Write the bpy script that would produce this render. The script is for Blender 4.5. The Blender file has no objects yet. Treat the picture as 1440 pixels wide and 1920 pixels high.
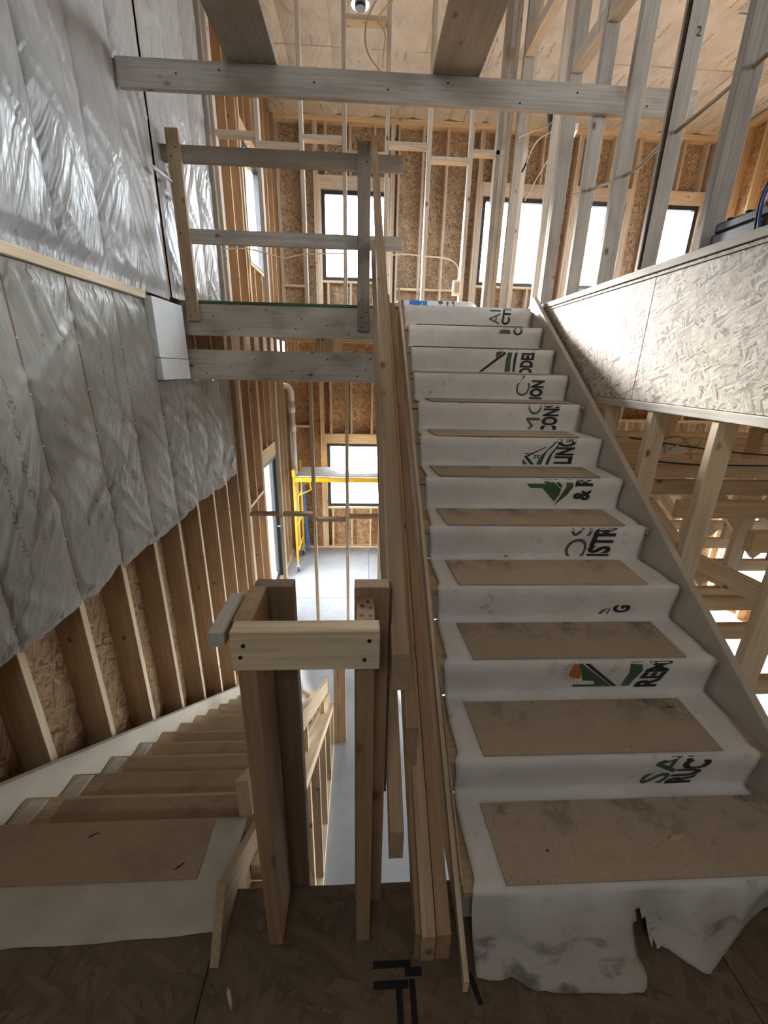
import bpy, bmesh, math, random
from mathutils import Vector, Matrix, noise
random.seed(7)
S = bpy.context.scene
COL = S.collection
PI = math.pi

# ------------------------------------------------------------------ camera
cd = bpy.data.cameras.new('camera')
cam = bpy.data.objects.new('camera', cd)
COL.objects.link(cam)
cd.sensor_fit = 'VERTICAL'
cd.sensor_height = 24.0
cd.lens = 775.54 / 1920.0 * 24.0
cd.clip_start = 0.02
cd.clip_end = 400
yaw, pitch, roll = -0.05478223, 0.33489761, -0.02294983
cy_, sy_ = math.cos(yaw), math.sin(yaw)
fw = Vector((-sy_ * math.cos(pitch), cy_ * math.cos(pitch), -math.sin(pitch)))
rt = Vector((cy_, sy_, 0))
dn = fw.cross(rt)
cr_, sr_ = math.cos(roll), math.sin(roll)
rt2 = cr_ * rt + sr_ * dn
dn2 = -sr_ * rt + cr_ * dn
cam.matrix_world = Matrix(((rt2.x, -dn2.x, -fw.x, 0), (rt2.y, -dn2.y, -fw.y, 0), (rt2.z, -dn2.z, -fw.z, 1.5142), (0, 0, 0, 1)))
S.camera = cam

# ------------------------------------------------------------------ world, light, exposure
S.view_settings.view_transform = 'Standard'
S.view_settings.look = 'None'
S.view_settings.gamma = 1.0
S.view_settings.use_curve_mapping = False
S.view_settings.exposure = 0.44
SKY = 22.0
w = bpy.data.worlds.new('overcast_sky')
S.world = w
w.use_nodes = True
bg = w.node_tree.nodes['Background']
bg.inputs[0].default_value = (0.86, 0.94, 1.0, 1)
bg.inputs[1].default_value = SKY
sun = bpy.data.lights.new('hazy_sun', 'SUN')
sun.energy = 34.0
sun.angle = math.radians(9)
sun.color = (1.0, 0.98, 0.95)
so = bpy.data.objects.new('hazy_sun', sun)
COL.objects.link(so)
so.rotation_euler = Vector((0.27, -1.0, -0.40)).to_track_quat('-Z', 'Z').to_euler()
S.cycles.max_bounces = 10
S.cycles.diffuse_bounces = 7
S.cycles.glossy_bounces = 3
S.cycles.transparent_max_bounces = 12
S.cycles.use_denoising = True
S.cycles.sample_clamp_indirect = 6.0
S.cycles.caustics_reflective = False
S.cycles.caustics_refractive = False


def portal(loc, direction, sx, sy):
    """marks a real window opening for the light sampler; gives no light of its own"""
    l = bpy.data.lights.new('window_portal', 'AREA')
    l.shape = 'RECTANGLE'
    l.size, l.size_y = sx, sy
    o = bpy.data.objects.new('window_portal', l)
    COL.objects.link(o)
    o.location = loc
    o.rotation_euler = Vector(direction).to_track_quat('-Z', 'Z').to_euler()
    l.cycles.is_portal = True


# ------------------------------------------------------------------ materials
def mat(name):
    m = bpy.data.materials.new(name)
    m.use_nodes = True
    nt = m.node_tree
    b = nt.nodes['Principled BSDF']
    return m, nt, b


def nd(nt, typ, **kw):
    n = nt.nodes.new(typ)
    for k, v in kw.items():
        if isinstance(v, (int, float, tuple)) and k in n.inputs:
            n.inputs[k].default_value = v
        else:
            setattr(n, k, v)
    return n


def lk(nt, a, ao, b, bi):
    nt.links.new(a.outputs[ao], b.inputs[bi])


def ramp(nt, src, out, stops):
    r = nt.nodes.new('ShaderNodeValToRGB')
    e = r.color_ramp.elements
    while len(e) < len(stops):
        e.new(0.5)
    for k, (p, c) in enumerate(stops):
        e[k].position = p
        e[k].color = (*c, 1) if len(c) == 3 else c
    lk(nt, src, out, r, 'Fac')
    return r


def mixc(nt, a, b, fac, mode='MIX'):
    m = nt.nodes.new('ShaderNodeMix')
    m.data_type = 'RGBA'
    m.blend_type = mode
    for sock, v in ((6, a), (7, b), (0, fac)):
        if isinstance(v, tuple) and not hasattr(v[0], 'outputs'):
            m.inputs[sock].default_value = (*v, 1) if len(v) == 3 else v
        elif isinstance(v, (int, float)):
            m.inputs[sock].default_value = v
        else:
            nt.links.new(v[0].outputs[v[1]], m.inputs[sock])
    return m


def coords(nt, scale, jitter=True):
    tc = nd(nt, 'ShaderNodeTexCoord')
    mp = nd(nt, 'ShaderNodeMapping')
    mp.inputs['Scale'].default_value = scale
    if jitter:
        oi = nd(nt, 'ShaderNodeObjectInfo')
        mul = nd(nt, 'ShaderNodeVectorMath', operation='SCALE')
        cx = nd(nt, 'ShaderNodeCombineXYZ', X=37.0, Y=19.0, Z=53.0)
        lk(nt, cx, 0, mul, 0)
        lk(nt, oi, 'Random', mul, 'Scale')
        ad = nd(nt, 'ShaderNodeVectorMath', operation='ADD')
        lk(nt, tc, 'Object', ad, 0)
        lk(nt, mul, 0, ad, 1)
        lk(nt, ad, 0, mp, 'Vector')
    else:
        lk(nt, tc, 'Object', mp, 'Vector')
    return mp


def wood(name, c1, c2, knot=(0.16, 0.08, 0.035), vary=0.12, dirt=0.0, rough=0.72):
    """lumber: grain runs along local X"""
    m, nt, b = mat(name)
    mp = coords(nt, (0.9, 11, 11))
    n1 = nd(nt, 'ShaderNodeTexNoise', Scale=1.0, Detail=4.0, Roughness=0.6, Distortion=0.7)
    lk(nt, mp, 0, n1, 'Vector')
    mp2 = coords(nt, (3.0, 110, 110))
    n2 = nd(nt, 'ShaderNodeTexNoise', Scale=1.0, Detail=2.0)
    lk(nt, mp2, 0, n2, 'Vector')
    r = ramp(nt, n1, 'Fac', [(0.32, c2), (0.5, tuple((p + q) / 2 for p, q in zip(c1, c2))), (0.66, c1)])
    g = ramp(nt, n2, 'Fac', [(0.3, (0.8, 0.8, 0.8)), (0.62, (1.06, 1.06, 1.06))])
    x = mixc(nt, (r, 0), (g, 0), 1.0, 'MULTIPLY')
    mp3 = coords(nt, (4.5, 7.5, 7.5))
    v = nd(nt, 'ShaderNodeTexVoronoi', Scale=1.0)
    lk(nt, mp3, 0, v, 'Vector')
    kr = ramp(nt, v, 'Distance', [(0.05, (1, 1, 1)), (0.13, (0, 0, 0))])
    y = mixc(nt, (x, 2), knot, (kr, 0))
    last = (y, 2)
    oi = nd(nt, 'ShaderNodeObjectInfo')
    hv = nd(nt, 'ShaderNodeHueSaturation')
    mr = nd(nt, 'ShaderNodeMapRange')
    mr.inputs['To Min'].default_value = 1 - vary
    mr.inputs['To Max'].default_value = 1 + vary
    lk(nt, oi, 'Random', mr, 'Value')
    lk(nt, mr, 0, hv, 'Value')
    nt.links.new(last[0].outputs[last[1]], hv.inputs['Color'])
    last = (hv, 0)
    if dirt:
        mp4 = coords(nt, (2.2, 3.5, 3.5))
        n3 = nd(nt, 'ShaderNodeTexNoise', Scale=1.6, Detail=5.0)
        lk(nt, mp4, 0, n3, 'Vector')
        dr = ramp(nt, n3, 'Fac', [(0.5, (0, 0, 0)), (0.72, (dirt, dirt, dirt))])
        z = mixc(nt, last, (0.16, 0.13, 0.10), (dr, 0))
        last = (z, 2)
    nt.links.new(last[0].outputs[last[1]], b.inputs['Base Color'])
    b.inputs['Roughness'].default_value = rough
    bp = nd(nt, 'ShaderNodeBump', Strength=0.25, Distance=0.002)
    lk(nt, n2, 'Fac', bp, 'Height')
    lk(nt, bp, 0, b, 'Normal')
    return m


def osb(name, lo, mid, hi, scale=1.0, contrast=1.0, bump=0.6):
    """strand board: layers of long thin flakes lying at different angles in the sheet"""
    m, nt, b = mat(name)
    tc = coords(nt, (1, 1, 1))
    wn = nd(nt, 'ShaderNodeTexNoise', Scale=9.0 * scale, Detail=2.0)
    lk(nt, tc, 0, wn, 'Vector')
    sb = nd(nt, 'ShaderNodeVectorMath', operation='SUBTRACT')
    lk(nt, wn, 'Color', sb, 0)
    sb.inputs[1].default_value = (0.5, 0.5, 0.5)
    sc_ = nd(nt, 'ShaderNodeVectorMath', operation='SCALE')
    lk(nt, sb, 0, sc_, 0)
    sc_.inputs['Scale'].default_value = 0.035 / scale
    ad = nd(nt, 'ShaderNodeVectorMath', operation='ADD')
    lk(nt, tc, 0, ad, 0)
    lk(nt, sc_, 0, ad, 1)
    cur = None
    dist = None
    for q, (ang, sx, sy, cut) in enumerate(((0.15, 7, 42, 0), (-0.5, 9, 50, 0.52), (0.85, 8, 46, 0.6), (1.5, 11, 60, 0.66), (-1.05, 8, 52, 0.68), (0.4, 10, 70, 0.66))):
        mp = nd(nt, 'ShaderNodeMapping')
        mp.vector_type = 'POINT'
        rot = nd(nt, 'ShaderNodeVectorRotate')
        rot.rotation_type = 'Z_AXIS'
        rot.inputs['Angle'].default_value = ang
        lk(nt, ad, 0, rot, 'Vector')
        mp.inputs['Scale'].default_value = (sx * scale, sy * scale, 3)
        mp.inputs['Location'].default_value = (q * 3.3, q * 1.7, q)
        lk(nt, rot, 0, mp, 'Vector')
        v = nd(nt, 'ShaderNodeTexVoronoi', Scale=1.0)
        lk(nt, mp, 0, v, 'Vector')
        sp = nd(nt, 'ShaderNodeSeparateColor')
        lk(nt, v, 'Color', sp, 0)
        if cur is None:
            cur, dist = (sp, 0), (v, 'Distance')
        else:
            g = ramp(nt, sp, 1, [(cut, (0, 0, 0)), (cut + 0.01, (1, 1, 1))])
            cm = mixc(nt, cur, (sp, 0), (g, 0))
            dm = mixc(nt, dist, (v, 'Distance'), (g, 0))
            cur, dist = (cm, 2), (dm, 2)
    r = ramp(nt, cur[0], cur[1], [(0.0, lo), (0.3, mid), (0.72, tuple((p + q) / 2 for p, q in zip(mid, hi))), (1.0, hi)])
    er = ramp(nt, dist[0], dist[1], [(0.45, (1, 1, 1)), (0.8, (0.55, 0.5, 0.45))])
    fin = mixc(nt, (r, 0), (er, 0), 0.8 * contrast, 'MULTIPLY')
    fn_ = nd(nt, 'ShaderNodeTexNoise', Scale=2.2, Detail=3.0)
    lk(nt, tc, 0, fn_, 'Vector')
    fr_ = ramp(nt, fn_, 'Fac', [(0.3, (0.82, 0.80, 0.78)), (0.7, (1.08, 1.08, 1.08))])
    fin2 = mixc(nt, (fin, 2), (fr_, 0), 1.0, 'MULTIPLY')
    lk(nt, fin2, 2, b, 'Base Color')
    b.inputs['Roughness'].default_value = 0.65
    bp = nd(nt, 'ShaderNodeBump', Strength=bump, Distance=0.003)
    nt.links.new(cur[0].outputs[cur[1]], bp.inputs['Height'])
    lk(nt, bp, 0, b, 'Normal')
    return m


def plain(name, c, rough=0.5, metal=0.0, noise_amt=0.12, nscale=12.0, bump=0.0, bscale=60.0):
    m, nt, b = mat(name)
    mp = coords(nt, (1, 1, 1))
    n = nd(nt, 'ShaderNodeTexNoise', Scale=nscale, Detail=5.0, Roughness=0.6)
    lk(nt, mp, 0, n, 'Vector')
    r = ramp(nt, n, 'Fac', [(0.3, tuple(q * (1 - noise_amt) for q in c)), (0.7, tuple(min(1, q * (1 + noise_amt)) for q in c))])
    lk(nt, r, 0, b, 'Base Color')
    b.inputs['Roughness'].default_value = rough
    b.inputs['Metallic'].default_value = metal
    if bump:
        n2 = nd(nt, 'ShaderNodeTexNoise', Scale=bscale, Detail=3.0)
        lk(nt, mp, 0, n2, 'Vector')
        bp = nd(nt, 'ShaderNodeBump', Strength=bump, Distance=0.004)
        lk(nt, n2, 'Fac', bp, 'Height')
        lk(nt, bp, 0, b, 'Normal')
    return m


def facing_mat(name, c, rough, marks=0.5, axis='Z', spec=0.5, fold=1.0):
    """insulation facing film: pale sheet, long slanting folds, columns of faint printing down its length"""
    m, nt, b = mat(name)
    tc = coords(nt, (1, 1, 1))
    raw_ = nd(nt, 'ShaderNodeTexCoord')
    n = nd(nt, 'ShaderNodeTexNoise', Scale=2.6, Detail=6.0, Roughness=0.65)
    lk(nt, tc, 0, n, 'Vector')
    r = ramp(nt, n, 'Fac', [(0.3, tuple(q * 0.78 for q in c)), (0.7, tuple(q * 1.12 for q in c))])
    hs = []
    for ang, sc, dt in ((0.50, (15, 1.1), 2.0), (-0.35, (12, 1.0), 2.0), (0.2, (55, 7), 3.0)):
        rt_ = nd(nt, 'ShaderNodeVectorRotate')
        mp = nd(nt, 'ShaderNodeMapping')
        if axis == 'Z':
            rt_.rotation_type = 'X_AXIS'
            mp.inputs['Scale'].default_value = (1, sc[0], sc[1])
        else:
            rt_.rotation_type = 'Z_AXIS'
            mp.inputs['Scale'].default_value = (sc[0], sc[1], 1)
        rt_.inputs['Angle'].default_value = ang
        lk(nt, tc, 0, rt_, 'Vector')
        lk(nt, rt_, 0, mp, 'Vector')
        w_ = nd(nt, 'ShaderNodeTexNoise', Scale=1.0, Detail=dt, Distortion=0.35)
        lk(nt, mp, 0, w_, 'Vector')
        hs.append(w_)
    mk = nd(nt, 'ShaderNodeTexNoise', Scale=1.3, Detail=1.0)
    lk(nt, tc, 0, mk, 'Vector')
    mr_ = ramp(nt, mk, 'Fac', [(0.42, (0, 0, 0)), (0.58, (1, 1, 1))])
    big = mixc(nt, (hs[0], 'Fac'), (hs[1], 'Fac'), (mr_, 0))
    add = nd(nt, 'ShaderNodeMath', operation='MULTIPLY_ADD')
    lk(nt, hs[2], 'Fac', add, 0)
    add.inputs[1].default_value = 0.13
    lk(nt, big, 2, add, 2)
    # printing: two narrow columns per sheet, broken into words
    sx = nd(nt, 'ShaderNodeSeparateXYZ')
    lk(nt, raw_, 'Object', sx, 0)
    across = 'Y' if axis == 'Z' else 'X'
    col = None
    for c0, wd_ in ((0.045, 0.016), (-0.07, 0.011)):
        d_ = nd(nt, 'ShaderNodeMath', operation='SUBTRACT')
        lk(nt, sx, across, d_, 0)
        d_.inputs[1].default_value = c0
        ab = nd(nt, 'ShaderNodeMath', operation='ABSOLUTE')
        lk(nt, d_, 0, ab, 0)
        lt = nd(nt, 'ShaderNodeMath', operation='LESS_THAN')
        lk(nt, ab, 0, lt, 0)
        lt.inputs[1].default_value = wd_
        if col is None:
            col = lt
        else:
            mx_ = nd(nt, 'ShaderNodeMath', operation='MAXIMUM')
            lk(nt, col, 0, mx_, 0)
            lk(nt, lt, 0, mx_, 1)
            col = mx_
    mq = nd(nt, 'ShaderNodeMapping')
    mq.inputs['Scale'].default_value = (1, 120, 70) if axis == 'Z' else (120, 70, 1)
    lk(nt, tc, 0, mq, 'Vector')
    w2 = nd(nt, 'ShaderNodeTexNoise', Scale=1.0, Detail=1.0)
    lk(nt, mq, 0, w2, 'Vector')
    ink = ramp(nt, w2, 'Fac', [(0.50, (0, 0, 0)), (0.56, (1, 1, 1))])
    mw_ = nd(nt, 'ShaderNodeMapping')
    mw_.inputs['Scale'].default_value = (1, 0.6, 4.5) if axis == 'Z' else (0.6, 4.5, 1)
    lk(nt, tc, 0, mw_, 'Vector')
    w3 = nd(nt, 'ShaderNodeTexNoise', Scale=1.0, Detail=0.0)
    lk(nt, mw_, 0, w3, 'Vector')
    gate = ramp(nt, w3, 'Fac', [(0.53, (0, 0, 0)), (0.56, (marks, marks, marks))])
    m1 = mixc(nt, (ink, 0), (gate, 0), 1.0, 'MULTIPLY')
    m2 = nd(nt, 'ShaderNodeMath', operation='MULTIPLY')
    lk(nt, m1, 2, m2, 0)
    lk(nt, col, 0, m2, 1)
    f = mixc(nt, (r, 0), (0.06, 0.06, 0.06), (m2, 0))
    lk(nt, f, 2, b, 'Base Color')
    b.inputs['Roughness'].default_value = rough
    b.inputs['Specular IOR Level'].default_value = spec
    bp = nd(nt, 'ShaderNodeBump', Strength=1.0, Distance=0.034 * fold)
    lk(nt, add, 0, bp, 'Height')
    lk(nt, bp, 0, b, 'Normal')
    return m


def dusty(name, c, dirtc, amount, nscale, rough=0.8, grain=180.0, back=False):
    """board with scattered dirt, footprints and fine fibre"""
    m, nt, b = mat(name)
    tc = coords(nt, (1, 1, 1))
    n = nd(nt, 'ShaderNodeTexNoise', Scale=nscale, Detail=7.0, Roughness=0.72)
    lk(nt, tc, 0, n, 'Vector')
    r = ramp(nt, n, 'Fac', [(0.49, (0, 0, 0)), (0.68, (amount, amount, amount))])
    n2 = nd(nt, 'ShaderNodeTexNoise', Scale=grain, Detail=2.0)
    lk(nt, tc, 0, n2, 'Vector')
    r2 = ramp(nt, n2, 'Fac', [(0.3, tuple(q * 0.86 for q in c)), (0.7, tuple(q * 1.1 for q in c))])
    fac = (r, 0)
    if back:                                                  # shoes scuff the back of each sheet
        ot = nd(nt, 'ShaderNodeTexCoord')
        sy = nd(nt, 'ShaderNodeSeparateXYZ')
        lk(nt, ot, 'Object', sy, 0)
        mb = nd(nt, 'ShaderNodeMapRange')
        mb.inputs['From Min'].default_value = -0.03
        mb.inputs['From Max'].default_value = 0.10
        mb.inputs['To Min'].default_value = 0.12
        mb.inputs['To Max'].default_value = 1.1
        lk(nt, sy, 'Y', mb, 'Value')
        mm0 = nd(nt, 'ShaderNodeMath', operation='MULTIPLY')
        lk(nt, r, 0, mm0, 0)
        lk(nt, mb, 0, mm0, 1)
        fac = (mm0, 0)
    oi = nd(nt, 'ShaderNodeObjectInfo')
    hv = nd(nt, 'ShaderNodeHueSaturation')
    mr = nd(nt, 'ShaderNodeMapRange')
    mr.inputs['To Min'].default_value = 0.86
    mr.inputs['To Max'].default_value = 1.12
    lk(nt, oi, 'Random', mr, 'Value')
    lk(nt, mr, 0, hv, 'Value')
    lk(nt, r2, 0, hv, 'Color')
    f = mixc(nt, (hv, 0), dirtc, fac)
    v = nd(nt, 'ShaderNodeTexVoronoi', Scale=26.0)
    lk(nt, tc, 0, v, 'Vector')
    vr = ramp(nt, v, 'Distance', [(0.055, (0.75, 0.75, 0.75)), (0.09, (0, 0, 0))])
    sp = nd(nt, 'ShaderNodeSeparateColor')
    lk(nt, v, 'Color', sp, 0)
    gt = ramp(nt, sp, 0, [(0.8, (0, 0, 0)), (0.82, (1, 1, 1))])
    mm = mixc(nt, (vr, 0), (gt, 0), 1.0, 'MULTIPLY')
    g = mixc(nt, (f, 2), (0.05, 0.035, 0.025), (mm, 2))
    lk(nt, g, 2, b, 'Base Color')
    b.inputs['Roughness'].default_value = rough
    bp = nd(nt, 'ShaderNodeBump', Strength=0.2, Distance=0.002)
    lk(nt, n2, 'Fac', bp, 'Height')
    lk(nt, bp, 0, b, 'Normal')
    return m


M = {}
M['pine'] = wood('pine_lumber', (0.66, 0.50, 0.31), (0.52, 0.36, 0.20))
M['pine_pale'] = wood('pale_pine_lumber', (0.70, 0.58, 0.41), (0.58, 0.45, 0.30))
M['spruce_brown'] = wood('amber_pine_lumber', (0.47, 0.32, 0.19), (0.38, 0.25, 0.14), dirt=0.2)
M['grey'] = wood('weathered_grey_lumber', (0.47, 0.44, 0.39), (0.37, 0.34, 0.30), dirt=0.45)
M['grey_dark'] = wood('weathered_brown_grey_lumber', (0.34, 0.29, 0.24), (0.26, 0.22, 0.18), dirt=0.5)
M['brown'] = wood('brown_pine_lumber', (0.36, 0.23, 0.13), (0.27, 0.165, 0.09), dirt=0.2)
M['tan'] = wood('tan_pine_lumber', (0.47, 0.34, 0.21), (0.36, 0.25, 0.15), dirt=0.25)
M['brown_dark'] = wood('dark_brown_pine_lumber', (0.24, 0.145, 0.08), (0.17, 0.10, 0.055), dirt=0.25)
M['beam'] = wood('white_grey_glued_beam', (0.56, 0.52, 0.45), (0.46, 0.42, 0.36), knot=(0.10, 0.08, 0.07), dirt=0.55, vary=0.05)
M['osb'] = osb('wall_strand_board', (0.20, 0.10, 0.045), (0.45, 0.27, 0.13), (0.66, 0.45, 0.24), scale=1.3)
M['osb_pale'] = osb('rim_strand_board', (0.16, 0.125, 0.095), (0.50, 0.44, 0.36), (0.74, 0.68, 0.58), scale=1.9)
M['osb_floor'] = osb('dirty_floor_strand_board', (0.10, 0.067, 0.043), (0.125, 0.086, 0.055), (0.165, 0.116, 0.076), scale=0.8, contrast=0.4, bump=0.3)
M['pine_up'] = wood('dusty_cream_pine_lumber', (0.62, 0.55, 0.46), (0.50, 0.43, 0.35), dirt=0.2)
M['osb_dark'] = osb('shaded_brown_strand_board', (0.12, 0.06, 0.027), (0.30, 0.18, 0.085), (0.44, 0.285, 0.145), scale=1.3)
M['osb_up'] = osb('dusty_wall_strand_board', (0.16, 0.105, 0.068), (0.38, 0.28, 0.19), (0.58, 0.47, 0.34), scale=1.3)
M['ply'] = wood('amber_plywood_sheathing', (0.48, 0.34, 0.19), (0.40, 0.27, 0.145), vary=0.05)
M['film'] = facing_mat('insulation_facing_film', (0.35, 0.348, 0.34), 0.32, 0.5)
M['film_low'] = facing_mat('insulation_facing_film_lower', (0.255, 0.24, 0.205), 0.40, 0.75, fold=0.95)  # lower sheets, darker and warmer than the upper film
M['film_ceiling'] = facing_mat('ceiling_insulation_facing', (0.66, 0.655, 0.64), 0.55, 0.8, axis='Y', fold=0.8)
M['concrete'] = plain('concrete_slab', (0.28, 0.29, 0.305), 0.5, noise_amt=0.16, nscale=2.5, bump=0.08)
M['hardboard'] = dusty('tan_hardboard', (0.43, 0.35, 0.26), (0.12, 0.095, 0.072), 0.95, 7.0, back=True)
M['hardboard_low'] = dusty('brown_hardboard', (0.35, 0.255, 0.165), (0.19, 0.13, 0.085), 0.6, 4.0)
M['stair'] = plain('primed_stair_board', (0.47, 0.42, 0.36), 0.7, noise_amt=0.10, nscale=6)
M['tread'] = wood('stair_tread_pine', (0.50, 0.38, 0.24), (0.40, 0.30, 0.18), dirt=0.3)
M['skirt'] = plain('pale_skirt_board', (0.48, 0.43, 0.35), 0.65, noise_amt=0.08, nscale=7)
M['paper'] = plain('white_floor_paper', (0.46, 0.425, 0.36), 0.8, noise_amt=0.14, nscale=9, bump=0.15, bscale=20)
M['drywall'] = plain('drywall_sheet', (0.68, 0.70, 0.70), 0.85, noise_amt=0.05)
M['steel'] = plain('galvanised_steel', (0.55, 0.58, 0.62), 0.4, 0.6, noise_amt=0.1)
M['black'] = plain('black_window_frame', (0.025, 0.028, 0.032), 0.4)
M['black_plastic'] = plain('black_plastic', (0.02, 0.022, 0.026), 0.45)
M['tape'] = plain('black_floor_paint', (0.006, 0.006, 0.007), 0.8)
M['screw'] = plain('dark_screw_head', (0.03, 0.028, 0.027), 0.4, 0.5)
M['white_plastic'] = plain('white_plastic', (0.72, 0.72, 0.70), 0.4, noise_amt=0.03)
M['yellow'] = plain('yellow_scaffold_paint', (0.75, 0.42, 0.02), 0.4, noise_amt=0.1)
M['deck'] = plain('pale_plywood_deck', (0.62, 0.60, 0.56), 0.7, noise_amt=0.12)
M['blue'] = plain('blue_plastic', (0.05, 0.20, 0.55), 0.45)
M['red'] = plain('red_plastic', (0.5, 0.03, 0.03), 0.45)
M['rubber'] = plain('grey_rubber', (0.05, 0.05, 0.05), 0.7)
M['cable_yellow'] = plain('yellow_cable_sheath', (0.55, 0.45, 0.12), 0.5)
M['cable_white'] = plain('white_cable_sheath', (0.70, 0.66, 0.55), 0.5)
M['cable_black'] = plain('black_cable_sheath', (0.03, 0.03, 0.03), 0.5)
M['cable_tan'] = plain('tan_cable_sheath', (0.38, 0.31, 0.20), 0.5)
M['cable_blue'] = plain('blue_cable_sheath', (0.05, 0.10, 0.40), 0.5)
M['ink_black'] = plain('black_banner_ink', (0.018, 0.018, 0.02), 0.6)
M['ink_green'] = plain('green_banner_ink', (0.045, 0.105, 0.045), 0.6)
M['ink_olive'] = plain('olive_grey_banner_ink', (0.09, 0.10, 0.07), 0.6)
M['ink_orange'] = plain('orange_banner_ink', (0.50, 0.15, 0.05), 0.6)
M['wrap'] = plain('white_poly_wrap', (0.70, 0.72, 0.74), 0.35, noise_amt=0.1)
M['wood_chip'] = plain('dark_wood_splinter', (0.06, 0.04, 0.028), 0.8)
M['wood_raw'] = plain('raw_wood_fibre', (0.58, 0.44, 0.28), 0.8, noise_amt=0.25, nscale=60)
M['bark'] = plain('dark_bark_edge', (0.08, 0.045, 0.028), 0.9, noise_amt=0.7, nscale=40, bump=0.8, bscale=50)
m, nt, b = mat('snowy_rough_ground')
tc = coords(nt, (0.55, 2.0, 1), False)
n = nd(nt, 'ShaderNodeTexNoise', Scale=1.0, Detail=2.5, Roughness=0.6)
lk(nt, tc, 0, n, 'Vector')
r = ramp(nt, n, 'Fac', [(0.37, (0.12, 0.12, 0.12)), (0.43, (0.008, 0.009, 0.010)), (0.49, (0.008, 0.009, 0.010)), (0.55, (0.12, 0.12, 0.12))])
lk(nt, r, 0, b, 'Base Color')
M['ground'] = m
M['outer'] = plain('outer_wall_skin', (0.4, 0.38, 0.34), 0.8)

# banner cloth: matt white woven poly, dirt smears and an even darkening by the floor
m, nt, b = mat('white_banner_cloth')
tc = coords(nt, (1, 1, 1), False)
n = nd(nt, 'ShaderNodeTexNoise', Scale=5.0, Detail=6.0, Roughness=0.65)
lk(nt, tc, 0, n, 'Vector')
r = ramp(nt, n, 'Fac', [(0.30, (0.62, 0.60, 0.57)), (0.62, (0.72, 0.71, 0.70))])
n2 = nd(nt, 'ShaderNodeTexNoise', Scale=11.0, Detail=5.0, Roughness=0.7)
lk(nt, tc, 0, n2, 'Vector')
r2 = ramp(nt, n2, 'Fac', [(0.60, (0, 0, 0)), (0.76, (0.7, 0.7, 0.7))])
f = mixc(nt, (r, 0), (0.22, 0.18, 0.15), (r2, 0))
gp = nd(nt, 'ShaderNodeSeparateXYZ')
lk(nt, nd(nt, 'ShaderNodeNewGeometry'), 'Position', gp, 0)
low = nd(nt, 'ShaderNodeMapRange')
low.inputs['From Min'].default_value = 0.13
low.inputs['From Max'].default_value = 0.02
lk(nt, gp, 'Z', low, 'Value')
mp = nd(nt, 'ShaderNodeMapping')
mp.inputs['Scale'].default_value = (7, 7, 26)
lk(nt, tc, 0, mp, 'Vector')
n4 = nd(nt, 'ShaderNodeTexNoise', Scale=1.0, Detail=5.0, Roughness=0.6)
lk(nt, mp, 0, n4, 'Vector')
r4 = ramp(nt, n4, 'Fac', [(0.54, (0, 0, 0)), (0.66, (0.85, 0.85, 0.85))])
mu = nd(nt, 'ShaderNodeMath', operation='MULTIPLY')
lk(nt, r4, 0, mu, 0)
lk(nt, low, 0, mu, 1)
lo2 = nd(nt, 'ShaderNodeMapRange')
lo2.inputs['From Min'].default_value = 0.16
lo2.inputs['From Max'].default_value = 0.06
lo2.inputs['To Max'].default_value = 0.75
lk(nt, gp, 'Z', lo2, 'Value')
f1 = mixc(nt, (f, 2), (0.33, 0.30, 0.255), (lo2, 0))
f2 = mixc(nt, (f1, 2), (0.10, 0.085, 0.07), (mu, 0))
lk(nt, f2, 2, b, 'Base Color')
b.inputs['Roughness'].default_value = 0.6
bp = nd(nt, 'ShaderNodeBump', Strength=0.5, Distance=0.008)
n3 = nd(nt, 'ShaderNodeTexNoise', Scale=16.0, Detail=4.0)
lk(nt, tc, 0, n3, 'Vector')
lk(nt, n3, 'Fac', bp, 'Height')
lk(nt, bp, 0, b, 'Normal')
M['banner'] = m

# window glass: mostly clear pane with a fresnel sheen
m, nt, b = mat('window_glass')
nt.nodes.remove(b)
tr = nd(nt, 'ShaderNodeBsdfTransparent')
gl = nd(nt, 'ShaderNodeBsdfGlossy', Roughness=0.02)
lw = nd(nt, 'ShaderNodeLayerWeight')
lw.inputs['Blend'].default_value = 0.5
pw = nd(nt, 'ShaderNodeMath', operation='POWER')
lk(nt, lw, 'Facing', pw, 0)
pw.inputs[1].default_value = 5.0
fr = nd(nt, 'ShaderNodeMath', operation='MULTIPLY_ADD')
lk(nt, pw, 0, fr, 0)
fr.inputs[1].default_value = 0.45
fr.inputs[2].default_value = 0.03
mx = nd(nt, 'ShaderNodeMixShader')
lk(nt, fr, 0, mx, 0)
lk(nt, tr, 0, mx, 1)
lk(nt, gl, 0, mx, 2)
lk(nt, mx, 0, nt.nodes['Material Output'], 'Surface')
M['glass'] = m

# ------------------------------------------------------------------ object helpers
WM = {}                     # world matrix of every object made here


def link(name, mesh, parent=None, world=None, kind=None, label=None, category=None, group=None):
    o = bpy.data.objects.new(name, mesh)
    COL.objects.link(o)
    world = world or Matrix.Identity(4)
    if parent is not None:
        o.parent = parent
        o.matrix_basis = WM[parent.name].inverted() @ world
    else:
        o.matrix_basis = world
    WM[o.name] = world
    for k, v in (('kind', kind), ('label', label), ('category', category), ('group', group)):
        if v:
            o[k] = v
    return o


def thing(name, label, category, loc=(0, 0, 0), group=None, kind=None):
    return link(name, None, None, Matrix.Translation(loc), kind, label, category, group)


def struct(name, label, loc=(0, 0, 0)):
    return link(name, None, None, Matrix.Translation(loc), 'structure', label)


CACHE = {}


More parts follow.
